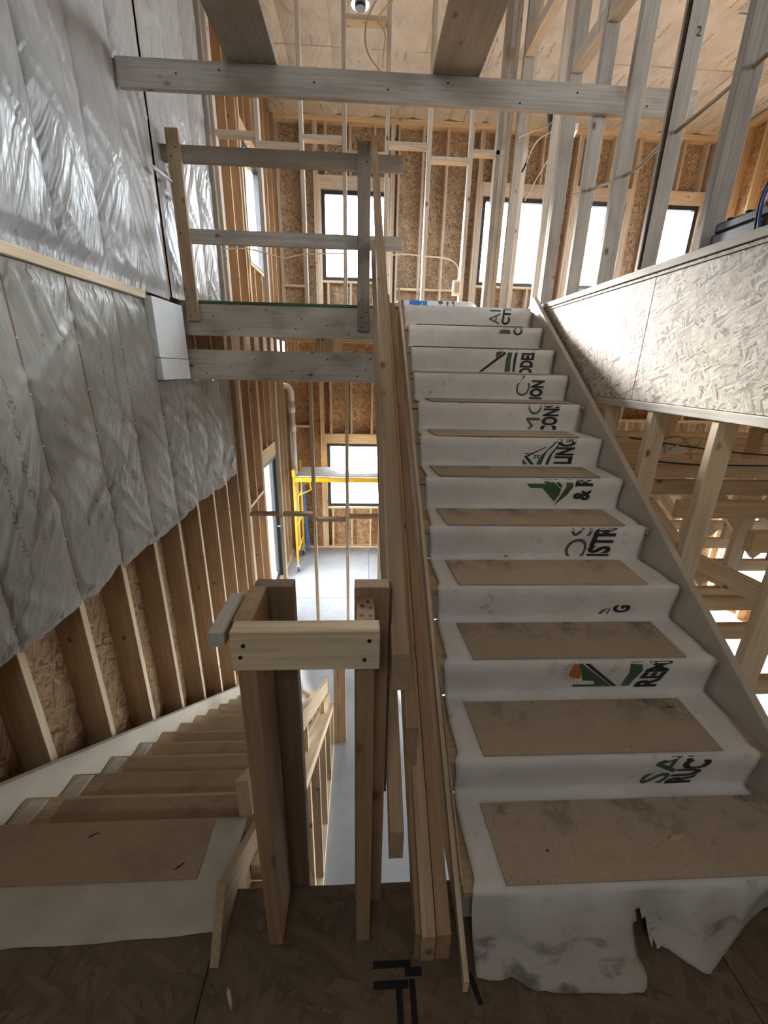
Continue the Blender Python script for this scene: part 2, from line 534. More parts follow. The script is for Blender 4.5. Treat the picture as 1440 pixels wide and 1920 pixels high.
def box_mesh(l, wd, h, mt, bev=0.002):
    key = (round(l, 3), round(wd, 3), round(h, 3), mt, bev)
    if key in CACHE:
        return CACHE[key]
    bm = bmesh.new()
    bmesh.ops.create_cube(bm, size=1.0)
    bmesh.ops.scale(bm, vec=(l, wd, h), verts=bm.verts)
    if bev:
        bmesh.ops.bevel(bm, geom=list(bm.edges), offset=min(bev, 0.3 * min(l, wd, h)), segments=1, affect='EDGES')
    me = bpy.data.meshes.new('board')
    bm.to_mesh(me)
    bm.free()
    me.materials.append(M[mt])
    CACHE[key] = me
    return me


def lumber(name, p0, p1, across, up, mt, parent=None, side=(0, 0, 1), bev=0.002, **kw):
    """box from p0 to p1 (centre line); `up` is its size along `side`, `across` the other way"""
    p0, p1 = Vector(p0), Vector(p1)
    d = p1 - p0
    x = d.normalized()
    s = Vector(side)
    z = (s - x * s.dot(x)).normalized()
    y = z.cross(x)
    mw = Matrix(((x.x, y.x, z.x, 0), (x.y, y.y, z.y, 0), (x.z, y.z, z.z, 0), (0, 0, 0, 1)))
    mw.translation = (p0 + p1) / 2
    return link(name, box_mesh(d.length, across, up, mt, bev), parent, mw, **kw)


def block(name, x0, x1, y0, y1, z0, z1, mt, parent=None, grain='X', bev=0.002, **kw):
    cx, cy, cz = (x0 + x1) / 2, (y0 + y1) / 2, (z0 + z1) / 2
    if mt[:3] in ('osb', 'ply'):                              # sheet goods: local Z is the face normal
        dims = (x1 - x0, y1 - y0, z1 - z0)
        n = dims.index(min(dims))
        g = 'XYZ'.index(grain)
        if g == n:
            g = (n + 1) % 3
        o_ = 3 - n - g
        lo, hi = [cx, cy, cz], [cx, cy, cz]
        lo[g], hi[g] = (x0, y0, z0)[g], (x1, y1, z1)[g]
        side = [0, 0, 0]
        side[n] = 1
        return lumber(name, lo, hi, dims[o_], dims[n], mt, parent, side, bev, **kw)
    if grain == 'X':
        return lumber(name, (x0, cy, cz), (x1, cy, cz), y1 - y0, z1 - z0, mt, parent, (0, 0, 1), bev, **kw)
    if grain == 'Y':
        return lumber(name, (cx, y0, cz), (cx, y1, cz), x1 - x0, z1 - z0, mt, parent, (0, 0, 1), bev, **kw)
    return lumber(name, (cx, cy, z0), (cx, cy, z1), x1 - x0, y1 - y0, mt, parent, (0, 1, 0), bev, **kw)


def raw(name, verts, faces, mt, parent=None, grain=None, smooth=False, **kw):
    """mesh from world-space vertices; its local X follows `grain`"""
    c = sum((Vector(v) for v in verts), Vector()) / len(verts)
    x = Vector(grain).normalized() if grain else Vector((1, 0, 0))
    up = Vector((0, 0, 1)) if abs(x.z) < 0.95 else Vector((0, 1, 0))
    z = (up - x * up.dot(x)).normalized()
    y = z.cross(x)
    mw = Matrix(((x.x, y.x, z.x, 0), (x.y, y.y, z.y, 0), (x.z, y.z, z.z, 0), (0, 0, 0, 1)))
    mw.translation = c
    inv = mw.inverted()
    me = bpy.data.meshes.new(name)
    me.from_pydata([inv @ Vector(v) for v in verts], [], faces)
    me.validate()
    bm = bmesh.new()
    bm.from_mesh(me)
    bmesh.ops.recalc_face_normals(bm, faces=bm.faces)
    bm.to_mesh(me)
    bm.free()
    if smooth:
        for p in me.polygons:
            p.use_smooth = True
    for q in (mt if isinstance(mt, (list, tuple)) else [mt]):
        me.materials.append(M[q])
    return link(name, me, parent, mw, **kw)


def prism(name, poly, x0, x1, mt, parent=None, grain=None, **kw):
    """polygon of (y, z) extruded from x0 to x1"""
    n = len(poly)
    v = [(x0, y, z) for y, z in poly] + [(x1, y, z) for y, z in poly]
    f = [tuple(range(n)), tuple(range(2 * n - 1, n - 1, -1))]
    f += [(i, (i + 1) % n, n + (i + 1) % n, n + i) for i in range(n)]
    return raw(name, v, f, mt, parent, grain, **kw)


def grid(name, fn, nu, nv, mt, parent=None, thick=0.0, skip=None, **kw):
    verts = [fn(i / nu, j / nv) for j in range(nv + 1) for i in range(nu + 1)]
    faces = [(j * (nu + 1) + i, j * (nu + 1) + i + 1, (j + 1) * (nu + 1) + i + 1, (j + 1) * (nu + 1) + i)
             for j in range(nv) for i in range(nu) if not (skip and skip(i, j))]
    o = raw(name, verts, faces, mt, parent, None, True, **kw)
    if thick:
        md = o.modifiers.new('thickness', 'SOLIDIFY')
        md.thickness = thick
        md.offset = 0
    return o


def cable(name, pts, r, mt, parent=None, **kw):
    cu = bpy.data.curves.new(name, 'CURVE')
    cu.dimensions = '3D'
    cu.bevel_depth = r
    cu.bevel_resolution = 2
    sp = cu.splines.new('NURBS')
    sp.points.add(len(pts) - 1)
    for p, q in zip(sp.points, pts):
        p.co = (*q, 1)
    sp.use_endpoint_u = True
    sp.order_u = 3
    dg = bpy.context.evaluated_depsgraph_get()
    tmp = bpy.data.objects.new('tmp', cu)
    COL.objects.link(tmp)
    dg.update()
    me = bpy.data.meshes.new_from_object(tmp.evaluated_get(dg))
    bpy.data.objects.remove(tmp)
    c = sum((v.co for v in me.vertices), Vector()) / max(1, len(me.vertices))
    me.transform(Matrix.Translation(-c))
    for p in me.polygons:
        p.use_smooth = True
    me.materials.clear()
    me.materials.append(M[mt])
    return link(name, me, parent, Matrix.Translation(c), **kw)


def tube(name, p0, p1, r, mt, parent=None, seg=12, r2=None, **kw):
    p0, p1 = Vector(p0), Vector(p1)
    d = p1 - p0
    q = d.to_track_quat('Z', 'X').to_matrix().to_4x4()
    q.translation = (p0 + p1) / 2
    key = ('tube', round(d.length, 3), r, r2, mt, seg)
    if key not in CACHE:
        bm = bmesh.new()
        bmesh.ops.create_cone(bm, cap_ends=True, segments=seg, radius1=r, radius2=r if r2 is None else r2, depth=d.length)
        me = bpy.data.meshes.new('tube')
        bm.to_mesh(me)
        bm.free()
        for p in me.polygons:
            p.use_smooth = len(p.vertices) == 4
        me.materials.append(M[mt])
        CACHE[key] = me
    return link(name, CACHE[key], parent, q, **kw)


def screw(x, y, z, parent, n=(0, -1, 0), r=0.0045):
    n = Vector(n)
    p = Vector((x, y, z))
    return tube('screw', p - n * 0.004, p + n * 0.0012, r, 'screw', parent, 8)


# ------------------------------------------------------------------ key dimensions (metres)
R, G, Y0 = 0.1656, 0.26278, 0.7137          # upper flight: rise, going, first nosing
ZU = 1.987                                   # upper floor
ZL = -2.26                                   # concrete floor
ZC = 5.34                                    # ceiling facing
YB = 8.42                                    # stud face of the back wall
XL = -1.47                                   # stud face of the left wall
XR = 6.10                                    # right outer wall
XH = 1.43                                    # rim wall beside the stair
YF = -2.6                                    # wall behind the camera
SP = 0.406


def nz(i):
    return Y0 + G * (i - 1), R * i


# ================================================================== FLOORS
fl = struct('floor', 'dark dirty strand board landing at the foot of the stairs')
block('subfloor_panel', -1.62, -0.405, YF, 1.05, -0.02, 0, 'osb_floor', fl)
block('subfloor_panel', -0.402, 0.998, YF, 0.836, -0.02, 0, 'osb_floor', fl)
block('subfloor_panel', 1.002, 3.0, YF, 0.836, -0.02, 0, 'osb_floor', fl)
block('rim_joist', -1.60, -0.41, 1.012, 1.05, -0.26, -0.021, 'brown', fl)
block('rim_joist', -0.402, 3.0, 0.798, 0.836, -0.26, -0.021, 'brown', fl)
for k in range(5):
    block('joist', -1.58, 2.98, YF + 0.3 + k * 0.62, YF + 0.338 + k * 0.62, -0.26, -0.021, 'brown', fl)

fc = struct('floor', 'grey concrete slab of the storey below')
xs = [-1.66, 0.128, 3.2, XR + 0.2]
ys = [YF, 1.2, 6.301, YB + 0.2]
for i in range(3):
    for j in range(3):
        block('slab_bay', xs[i] + 0.003, xs[i + 1] - 0.003, ys[j] + 0.003, ys[j + 1] - 0.003, ZL - 0.12, ZL, 'concrete', fc, bev=0.003)
block('slab_base', -1.66, XR + 0.2, YF, YB + 0.2, ZL - 0.2, ZL - 0.125, 'concrete', fc)

fu = struct('floor', 'upper floor deck carried on open joists above the landing')
block('subfloor_panel', -1.46, 1.42, 3.70, YB, ZU - 0.02, ZU, 'osb', fu)
block('subfloor_panel', XH + 0.014, XR, YF, YB, ZU - 0.02, ZU - 0.002, 'osb', fu)
block('beam', -1.455, 0.28, 3.70, 3.745, 1.733, 1.966, 'beam', fu)
block('beam', -1.50, 0.28, 3.70, 3.745, 1.393, 1.626, 'beam', fu)
block('subfloor_edge', -1.30, 0.28, 3.690, 3.699, 1.967, 1.987, 'ink_green', fu, label='dark green edge of the deck sheet')
for (z0, z1, x) in ((1.735, 1.962, -1.452), (1.395, 1.622, -1.496)):
    h = raw('joist_hanger', [(x, 3.698, z0), (x + 0.05, 3.698, z0), (x + 0.03, 3.698, z0 + 0.05), (x + 0.03, 3.698, z1), (x, 3.698, z1),
                            (x, 3.694, z0), (x + 0.05, 3.694, z0), (x + 0.03, 3.694, z0 + 0.05), (x + 0.03, 3.694, z1), (x, 3.694, z1)],
            [(0, 1, 2, 3, 4), (9, 8, 7, 6, 5), (0, 1, 6, 5), (1, 2, 7, 6), (2, 3, 8, 7), (3, 4, 9, 8), (4, 0, 5, 9)], 'steel', fu,
            label='grey steel hanger plate')
    for k in range(5):
        screw(x + 0.015, 3.694, z0 + 0.06 + k * 0.035, h, r=0.003)
for k in range(11):                                         # open joists under the deck
    y = 3.98 + k * SP
    block('joist_chord', -1.45, 1.41, y, y + 0.064, 1.925, 1.963, 'pine', fu)
    block('joist_chord', -1.45, 1.41, y, y + 0.064, 1.393, 1.431, 'pine', fu)
    for q in range(4):
        block('joist_web', -1.2 + q * 0.78, -1.162 + q * 0.78, y + 0.01, y + 0.054, 1.432, 1.924, 'pine_pale', fu, 'Z')
for k, (x, z) in enumerate([(-1.2, 1.88), (-1.0, 1.79), (-0.78, 1.93), (-0.55, 1.8), (-0.5, 1.87), (-0.3, 1.83), (-0.12, 1.77), (-0.6, 1.47),
                            (-1.1, 1.5), (-0.9, 1.56), (-0.3, 1.57), (-0.28, 1.45), (0.02, 1.5), (0.06, 1.58), (-1.3, 1.44), (-0.05, 1.44)]):
    screw(x, 3.70, z, fu, r=0.006)

# ================================================================== LEFT WALL
wl = struct('wall_left', 'tall stud wall on the left faced with shiny grey insulation film')
seam = [1.556 + SP * k for k in range(-10, 9)]
DS = 0.15                                                     # stud depth
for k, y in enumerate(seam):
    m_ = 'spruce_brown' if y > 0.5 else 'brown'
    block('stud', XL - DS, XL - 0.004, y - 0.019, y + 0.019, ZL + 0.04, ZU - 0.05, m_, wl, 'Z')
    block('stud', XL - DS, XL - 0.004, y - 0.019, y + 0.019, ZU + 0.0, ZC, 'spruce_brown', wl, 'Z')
    block('stud_edge', XL - 0.004, XL, y - 0.019, y + 0.019, ZL + 0.04, 0.42, 'pine_pale', wl, 'Z', bev=0, label='pale strip along the edge of the stud')  # front strip is paler than the brown sides of the stud
yk = seam[-1]
k = 0
while yk < YB - 0.1:
    yk += SP
    k += 1
    inwin_low = 6.12 < yk < 7.12
    if not inwin_low:
        block('stud', XL - DS, XL, yk - 0.019, yk + 0.019, ZL + 0.04, 1.39, 'spruce_brown', wl, 'Z')
    else:
        block('stud', XL - DS, XL, yk - 0.019, yk + 0.019, 0.33, 1.39, 'spruce_brown', wl, 'Z')
    if not (6.2 < yk < 7.1):
        block('stud', XL - DS, XL, yk - 0.019, yk + 0.019, ZU, ZC, 'spruce_brown', wl, 'Z')
    else:
        block('stud', XL - DS, XL, yk - 0.019, yk + 0.019, ZU, 2.74, 'spruce_brown', wl, 'Z')
        block('stud', XL - DS, XL, yk - 0.019, yk + 0.019, 4.3, ZC, 'spruce_brown', wl, 'Z')
for y in (6.08, 7.16):
    block('stud', XL - DS, XL + 0.002, y - 0.03, y + 0.03, ZL + 0.04, 1.39, 'pine', wl, 'Z')
for y in (6.16, 7.14):
    block('stud', XL - DS, XL + 0.002, y - 0.03, y + 0.03, ZU, ZC, 'pine', wl, 'Z')
block('header', XL - DS, XL, 6.11, 7.13, 0.10, 0.32, 'pine', wl, 'Y')
block('header', XL - DS, XL, 6.19, 7.11, 4.08, 4.28, 'pine', wl, 'Y')
block('sill_plate', XL - DS, XL + 0.01, 6.19, 7.11, 2.74, 2.78, 'pine', wl, 'Y')
block('plate', XL - DS, XL, YF, YB, ZL, ZL + 0.038, 'pine', wl, 'Y')
block('plate', XL - DS, XL - 0.001, YF, 3.12, 1.915, 1.962, 'pine_pale', wl, 'Y')
block('ledge_board', XL, XL + 0.035, YF, 3.118, 1.914, 1.962, 'pine_pale', wl, 'Y', label='pale ledge board between the two storeys of film')
block('sheathing_panel', XL - DS - 0.012, XL - DS - 0.001, YF, 0.93, ZL, ZC, 'osb_dark', wl, 'Z', bev=0)
for a, b_, mm_ in ((0.934, 2.15, 'osb_dark'), (2.154, 3.37, 'osb_dark'), (3.374, 4.95, 'osb_dark'), (4.954, 6.10, 'ply')):
    block('sheathing_panel', XL - DS - 0.012, XL - DS - 0.001, a, b_, ZL, 1.39, mm_, wl, 'Z', bev=0)
block('sheathing_panel', XL - DS - 0.012, XL - DS - 0.001, 7.1, YB + 0.2, ZL, 1.39, 'ply', wl, 'Z', bev=0)
block('sheathing_panel', XL - DS - 0.012, XL - DS - 0.001, 6.10, 7.1, 0.10, 1.39, 'ply', wl, 'Z', bev=0)
block('sheathing_panel', XL - DS - 0.012, XL - DS - 0.001, 0.934, YB + 0.2, 1.394, 2.76, 'ply', wl, 'Z', bev=0)
block('sheathing_panel', XL - DS - 0.012, XL - DS - 0.001, 0.934, 6.19, 2.764, ZC, 'ply', wl, 'Z', bev=0)
block('sheathing_panel', XL - DS - 0.012, XL - DS - 0.001, 7.11, YB + 0.2, 2.764, ZC, 'ply', wl, 'Z', bev=0)
block('sheathing_panel', XL - DS - 0.012, XL - DS - 0.001, 6.194, 7.106, 4.10, ZC, 'ply', wl, 'Z', bev=0)
for a, b_, c_, d_ in ((YF, 6.10, ZL, ZC), (7.13, YB + 0.2, ZL, ZC), (6.10, 7.13, 0.10, 2.74), (6.10, 7.13, 4.10, ZC)):
    block('light_block_skin', XL - DS - 0.03, XL - DS - 0.0125, a, b_, c_, d_, 'outer', wl, 'Z', bev=0)  # hidden backing added to stop light leaking through the panel joints
for k in range(2):                                            # blocking row between the far studs
    y = seam[-1] + 0.4 + k * SP
    block('blocking', XL - 0.09, XL, y + 0.02, y + SP - 0.02, -0.28, -0.24, 'pine', wl, 'Y')


def batt(y0, y1, z0, z1, seed, mt, bulge, ragged=0.0, lean=0.0):
    def fn(u, v):
        y = y0 + (y1 - y0) * u
        z = z0 + (z1 - z0) * v
        e = math.sin(PI * u)
        zb = 1.0 if 0.02 < v < 0.98 else 0.2
        nzv = noise.noise(Vector((y * 2.2, z * 1.1, seed)))
        fold = 0.0
        for q in range(6):                                    # folds fanning down from staples on the seams
            h = z0 + (z1 - z0) * ((q + 0.7 + 0.5 * noise.noise(Vector((seed, q * 1.7, 3)))) / 6)
            s = 1 if noise.noise(Vector((q * 3.1, seed, 9))) > -0.15 else -1
            uu = u if s > 0 else 1 - u
            t = (h - z) / 0.5 - uu * (0.75 + 0.5 * noise.noise(Vector((q, seed, 5))))
            fold += math.exp(-((t - 0.18) / 0.045) ** 2) * 0.8 * math.exp(-uu * 0.8) + math.exp(-((t - 0.42) / 0.06) ** 2) * 0.6 * math.exp(-uu * 1.1)
        x = XL + 0.004 + bulge * (e ** 0.55) * (0.75 + 0.5 * nzv) * zb + 0.032 * fold * e ** 0.3 * zb
        x += 0.012 * e * noise.noise(Vector((y * 9, z * 2.5 + y * 4, seed + 5)))
        x += lean * max(0.0, v - 0.35)
        if ragged and v < 0.2:
            z += ragged * noise.noise(Vector((y * 5, seed, 1))) * (0.2 - v) * 5
        return (x, y, z)
    return grid('insulation_batt', fn, 22, max(10, int((z1 - z0) / 0.03)), mt, wl)


for k in range(2, len(seam) - 1):
    y0, y1 = seam[k] + 0.001, seam[k + 1] - 0.001
    g0 = 0.028 if abs(y0 - 3.586) < 0.05 else 0.0               # one seam has come open
    g1 = 0.028 if abs(y1 - 3.586) < 0.05 else 0.0
    top = 1.910 if y1 < 3.2 else 1.392
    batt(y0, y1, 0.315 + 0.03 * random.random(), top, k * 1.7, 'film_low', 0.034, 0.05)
    batt(y0 + g0, y1 - g1, 1.966 if y1 < 3.7 else ZU + 0.004, ZC, k * 2.3 + 40, 'film', 0.045)
for k in range(2, len(seam)):
    y = seam[k]
    block('film_seam', XL + 0.003, XL + 0.0065, y - 0.004, y + 0.004, 0.36, 1.39 if y > 3.2 else 1.905, 'brown_dark', wl, 'Z', bev=0)
    for q in range(6):
        block('staple', XL + 0.006, XL + 0.010, y - 0.008, y + 0.004, 0.45 + q * 0.23, 0.454 + q * 0.23, 'white_plastic', wl, 'Y', bev=0)
block('drywall_patch', XL + 0.012, XL + 0.064, 3.13, 3.62, 1.55, 1.935, 'drywall', wl, 'Y')
block('drywall_patch', XL + 0.012, XL + 0.064, 3.14, 3.62, 1.40, 1.546, 'drywall', wl, 'Y')

# ================================================================== BACK WALL
wb = struct('wall_back', 'far stud wall sheathed in amber strand board with bright windows')
WIN_U = [(-0.735, 0.40), (2.05, 3.22), (3.72, 4.60), (5.17, 5.95)]      # upper windows
WU = (2.98, 4.35)
WIN_L = [(-0.735, 0.42), (2.0, 3.4), (4.2, 5.7)]
WLZ = (-1.305, 0.045)


def framed_wall(parent, wins, wz, z0, z1, sheath, studm, x0, x1, ymid, depth, blocking=None, axis='X', face=1):
    """studs, trimmers, headers, cripples and sheathing of one storey of wall; u runs along the wall, depth goes outward"""
    def bl(name, u0, u1, d0, d1, a, b_, mt, grain):
        if axis == 'X':
            y0, y1 = sorted((ymid + face * d0, ymid + face * d1))
            return block(name, u0, u1, y0, y1, a, b_, mt, parent, 'Z' if grain == 'Z' else 'X')
        xx0, xx1 = sorted((ymid + face * d0, ymid + face * d1))
        return block(name, xx0, xx1, u0, u1, a, b_, mt, parent, 'Z' if grain == 'Z' else 'Y')
    u = x0 + 0.02
    while u < x1:
        inside = [q for q in wins if q[0] - 0.07 < u < q[1] + 0.07]
        if not inside:
            bl('stud', u - 0.019, u + 0.019, 0, depth, z0 + 0.038, z1 - 0.076, studm, 'Z')
        elif inside[0][0] + 0.03 < u < inside[0][1] - 0.03:
            bl('cripple_stud', u - 0.019, u + 0.019, 0, depth, z0 + 0.038, wz[0] - 0.04, studm, 'Z')
            bl('cripple_stud', u - 0.019, u + 0.019, 0, depth, wz[1] + 0.20, z1 - 0.076, studm, 'Z')
        u += SP
    for a, b_ in wins:
        for s, e in ((a, -1), (b_, 1)):
            bl('trimmer', s + min(0, e * 0.038) - 0.002 * (e < 0), s + max(0, e * 0.038), 0.002, depth, z0 + 0.038, wz[1] + 0.198, studm, 'Z')
            bl('king_stud', s + e * 0.040 + min(0, e * 0.038), s + e * 0.040 + max(0, e * 0.038), 0, depth, z0 + 0.038, z1 - 0.076, studm, 'Z')
            bl('king_stud', s + e * 0.080 + min(0, e * 0.038), s + e * 0.080 + max(0, e * 0.038), 0.004, depth, z0 + 0.038, z1 - 0.076, studm, 'Z')
        bl('header', a, b_, -0.001, depth, wz[1] + 0.002, wz[1] + 0.195, studm, 'X')
        bl('sill_plate', a, b_, -0.006, depth, wz[0] - 0.038, wz[0] - 0.001, 'pine_pale', 'X')
    bl('bottom_plate', x0, x1, 0, depth, z0, z0 + 0.037, 'pine', 'X')
    bl('top_plate', x0, x1, -0.003, depth, z1 - 0.075, z1 - 0.038, 'pine_pale', 'X')
    bl('top_plate', x0, x1, -0.003, depth, z1 - 0.037, z1, 'pine_pale', 'X')
    if blocking:
        u = x0 + 0.02
        while u < x1 - SP:
            if not any(q[0] - SP < u + 0.2 - 0.2 < q[1] for q in wins):
                bl('blocking', u + 0.02, u + SP - 0.02, 0.002, depth, blocking, blocking + 0.038, 'pine_pale', 'X')
            u += SP
    cuts = sorted([x0 - 0.2] + [c for q in wins for c in q] + [x1 + 0.2])
    t0, t1 = depth + 0.001, depth + 0.014
    for i in range(0, len(cuts) - 1):
        a, b_ = cuts[i], cuts[i + 1]
        if any(abs(a - q[0]) < 1e-6 for q in wins):
            for c_, d_ in ((z0, wz[0] - 0.002), (wz[1] + 0.002, z1)):
                bl('sheathing_panel', a, b_, t0, t1, c_, d_, sheath, 'Z')
                bl('light_block_skin', a - 0.03, b_ + 0.03, t1 + 0.010, t1 + 0.018, c_, d_, 'outer', 'Z')  # hidden backing, blocks light at the sheathing joints
        else:
            bl('light_block_skin', a, b_, t1 + 0.001, t1 + 0.009, z0, z1, 'outer', 'Z')
            n = max(1, round((b_ - a) / 1.22))
            for q in range(n):
                bl('sheathing_panel', a + (b_ - a) * q / n + 0.0015, a + (b_ - a) * (q + 1) / n - 0.0015, t0, t1, z0, z1, sheath, 'Z')


framed_wall(wb, WIN_U, WU, ZU, ZC, 'osb_up', 'pine_up', XL, XR, YB, 0.14, blocking=2.86)
framed_wall(wb, WIN_L, WLZ, ZL, 1.39, 'osb', 'pine', XL, XR, YB, 0.14, blocking=0.36)
block('rim_board', XL, XR, YB + 0.1, YB + 0.15, 1.40, ZU - 0.022, 'osb', wb)

# ================================================================== RIGHT AND FRONT WALLS
wr = struct('wall_right', 'distant right stud wall with strand board sheathing')
framed_wall(wr, [(0.0, 1.9), (3.4, 5.6)], (2.9, 4.4), ZU, ZC, 'osb', 'pine', YF, YB, XR, 0.14, axis='Y')
framed_wall(wr, [(0.6, 2.3), (3.9, 6.1)], (-1.6, 0.8), ZL, ZU - 0.03, 'osb', 'pine', YF, YB, XR, 0.14, axis='Y')
wf = struct('wall_front', 'unseen stud wall behind the viewer, pale lining and window added for fill')
FW_U = [(-0.9, 0.0)]  # unseen window added for dim daylight on the landing
framed_wall(wf, FW_U, (3.65, 4.4), ZU, ZC, 'drywall', 'pine', XL, XR, YF, 0.14, face=-1)  # pale drywall put on this unseen wall to bounce neutral fill
framed_wall(wf, [], (0.9, 1.75), ZL, ZU - 0.002, 'drywall', 'pine', XL, XR, YF, 0.14, face=-1)


# windows: frame, sash divider and pane, one object each
def window(name, axis, a, b_, z0, z1, at, outward, label, mullions=0, rail=False, inset=0.0):
    t = struct(name, label)

    def bl(nm, u0, u1, d0, d1, zz0, zz1, mt, grain='Z'):
        d0, d1 = sorted((at + outward * (d0 - inset), at + outward * (d1 - inset)))
        if axis == 'X':
            return block(nm, u0, u1, d0, d1, zz0, zz1, mt, t, grain if grain == 'Z' else 'X', bev=0.003)
        return block(nm, d0, d1, u0, u1, zz0, zz1, mt, t, grain if grain == 'Z' else 'Y', bev=0.003)
    f = 0.065
    bl('frame_side', a + 0.003, a + f, 0.04, 0.13, z0 + 0.003, z1 - 0.003, 'black')
    bl('frame_side', b_ - f, b_ - 0.003, 0.04, 0.13, z0 + 0.003, z1 - 0.003, 'black')
    bl('frame_head', a + f, b_ - f, 0.04, 0.13, z1 - f, z1 - 0.003, 'black', 'X')
    bl('frame_sill', a + f, b_ - f, 0.04, 0.13, z0 + 0.003, z0 + f, 'black', 'X')
    if rail:
        zm = z0 + (z1 - z0) * 0.47
        bl('frame_rail', a + f, b_ - f, 0.05, 0.12, zm - 0.02, zm + 0.02, 'black', 'X')
    for q in range(mullions):
        u = a + (b_ - a) * (q + 1) / (mullions + 1)
        bl('mullion', u - 0.02, u + 0.02, 0.05, 0.12, z0 + f, z1 - f, 'black')
    bl('pane', a + f, b_ - f, 0.085, 0.090, z0 + f, z1 - f, 'glass', 'X')
    c = (a + b_) / 2
    loc = (c, at + outward * 0.16, (z0 + z1) / 2) if axis == 'X' else (at + outward * 0.16, c, (z0 + z1) / 2)
    dr = (0, -outward, 0) if axis == 'X' else (-outward, 0, 0)
    portal(loc, dr, b_ - a, z1 - z0) if axis == 'X' else portal(loc, dr, b_ - a, z1 - z0)


for k, (a, b_) in enumerate(WIN_U):
    window('window_%d' % (k + 1), 'X', a, b_, *WU, YB, 1, ['tall upper window behind the landing guardrail', 'tall upper window left of the doorway studs',
           'tall upper window seen between the grey studs', 'tall upper window just above the black case'][k])
for k, (a, b_) in enumerate(WIN_L):
    window('window_%d' % (k + 5), 'X', a, b_, *WLZ, YB, 1, ['ground storey window behind the scaffold platform', 'ground storey window below the stairs', 'ground storey window below the floor trusses'][k])
window('window_8', 'Y', 6.19, 7.11, 2.78, 4.08, XL, -1, 'narrow upper window in the left wall', inset=0.05)
window('window_9', 'Y', 0.0, 1.9, 2.9, 4.4, XR, 1, 'upper window of the right wall')
window('window_10', 'Y', 3.4, 5.6, 2.9, 4.4, XR, 1, 'second upper window of the right wall')
window('window_11', 'Y', 0.6, 2.3, -1.6, 0.8, XR, 1, 'ground storey window of the right wall, added to light the trusses')  # both lower windows here are added, sized to brighten the trusses
window('window_12', 'Y', 3.9, 6.1, -1.6, 0.8, XR, 1, 'second ground storey window of the right wall, added to light the trusses')
for k, (a, b_) in enumerate(FW_U):
    window('window_%d' % (13 + k), 'X', a, b_, 3.65, 4.4, YF, -1, 'unseen high window added behind the viewer for dim daylight')
d1 = struct('door_1', 'black framed glass door in the far left wall')
for (a, b_, z0, z1, nm) in ((6.11, 6.17, ZL + 0.04, 0.09, 'door_frame'), (7.07, 7.13, ZL + 0.04, 0.09, 'door_frame'), (6.17, 7.07, 0.03, 0.09, 'door_frame')):
    block(nm, XL - 0.14, XL - 0.02, a, b_, z0, z1, 'black', d1, 'Z')
block('door_stile', XL - 0.11, XL - 0.06, 6.94, 7.065, ZL + 0.05, 0.025, 'black', d1, 'Z')
block('door_stile', XL - 0.11, XL - 0.06, 6.175, 6.26, ZL + 0.05, 0.025, 'black', d1, 'Z')
block('door_rail', XL - 0.11, XL - 0.06, 6.26, 6.94, ZL + 0.05, ZL + 0.2, 'black', d1, 'Y')
block('pane', XL - 0.09, XL - 0.085, 6.26, 6.94, ZL + 0.2, 0.025, 'glass', d1, 'Y')
tube('door_handle', (XL - 0.06, 6.99, -1.2), (XL + 0.01, 6.99, -1.2), 0.011, 'steel', d1)
portal((XL - 0.17, 6.6, -1.05), (1, 0, 0), 0.9, 2.2)

# ================================================================== CEILING
ce = struct('ceiling', 'high ceiling of wrinkled pale insulation facing')
block('roof_panel', -1.8, XR + 0.3, YF - 0.2, YB + 0.2, ZC + 0.12, ZC + 0.16, 'outer', ce)


for (x0, x1, y0, y1) in ((-1.8, XR + 0.3, YB + 0.02, YB + 0.16), (-1.8, XR + 0.3, YF - 0.16, YF - 0.02), (XL - 0.17, XL - 0.02, YF, YB), (XR + 0.02, XR + 0.16, YF, YB)):
    block('roof_gap_filler', x0, x1, y0, y1, ZC + 0.001, ZC + 0.12, 'outer', ce)  # filler added to keep light from leaking in under the roof


def roof_batt(x0, x1, seed):
    def fn(u, v):
        x = x0 + (x1 - x0) * u
        y = YF + (YB - YF) * v
        e = math.sin(PI * u) ** 0.5
        z = ZC + 0.03 - 0.04 * e * (1 + 0.8 * noise.noise(Vector((x * 2, y * 1.4, seed)))) - 0.008 * noise.noise(Vector((x * 14, y * 3, seed)))
        return (x, y, z)
    return grid('insulation_batt', fn, 8, 70, 'film_ceiling', ce)


x = -1.62
k = 0
while x < XR:
    roof_batt(x, min(XR, x + 0.598), k * 3.1)
    x += 0.6
    k += 1
for k, y in enumerate((6.9, 5.5, 4.2)):
    block('sheet_joint', -1.5, XR, y, y + 0.006, ZC - 0.006, ZC - 0.002, 'cable_tan', ce)

# ================================================================== RIM WALL BESIDE THE STAIR (right half wall and studs)
wh = struct('wall_inner', 'strand board rim beside the stair with grey studs above and below')
block('rim_panel', XH, XH + 0.012, -1.3, 0.9, 1.382, 1.984, 'osb_pale', wh, 'Y')
block('rim_panel', XH, XH + 0.012, 0.902, 2.22, 1.382, 1.984, 'osb_pale', wh, 'Y')
block('rim_panel', XH, XH + 0.012, 2.222, 3.66, 1.382, 1.984, 'osb_pale', wh, 'Y')
block('sole_plate', XH - 0.006, XH + 0.09, -1.3, 3.62, 1.986, 2.022, 'beam', wh, 'Y')  # whiter timber on this and the top plate stands in for sunlight
block('sheathing_edge', XH - 0.004, XH + 0.0, -1.3, 3.60, 1.966, 1.974, 'grey', wh, 'Y', bev=0.001)
block('top_plate', XH - 0.006, XH + 0.089, -1.3, 4.82, 1.341, 1.380, 'beam', wh, 'Y')
UP = [0.36, 0.77, 1.18, 1.585, 1.995, 2.405, 2.815, 3.225]
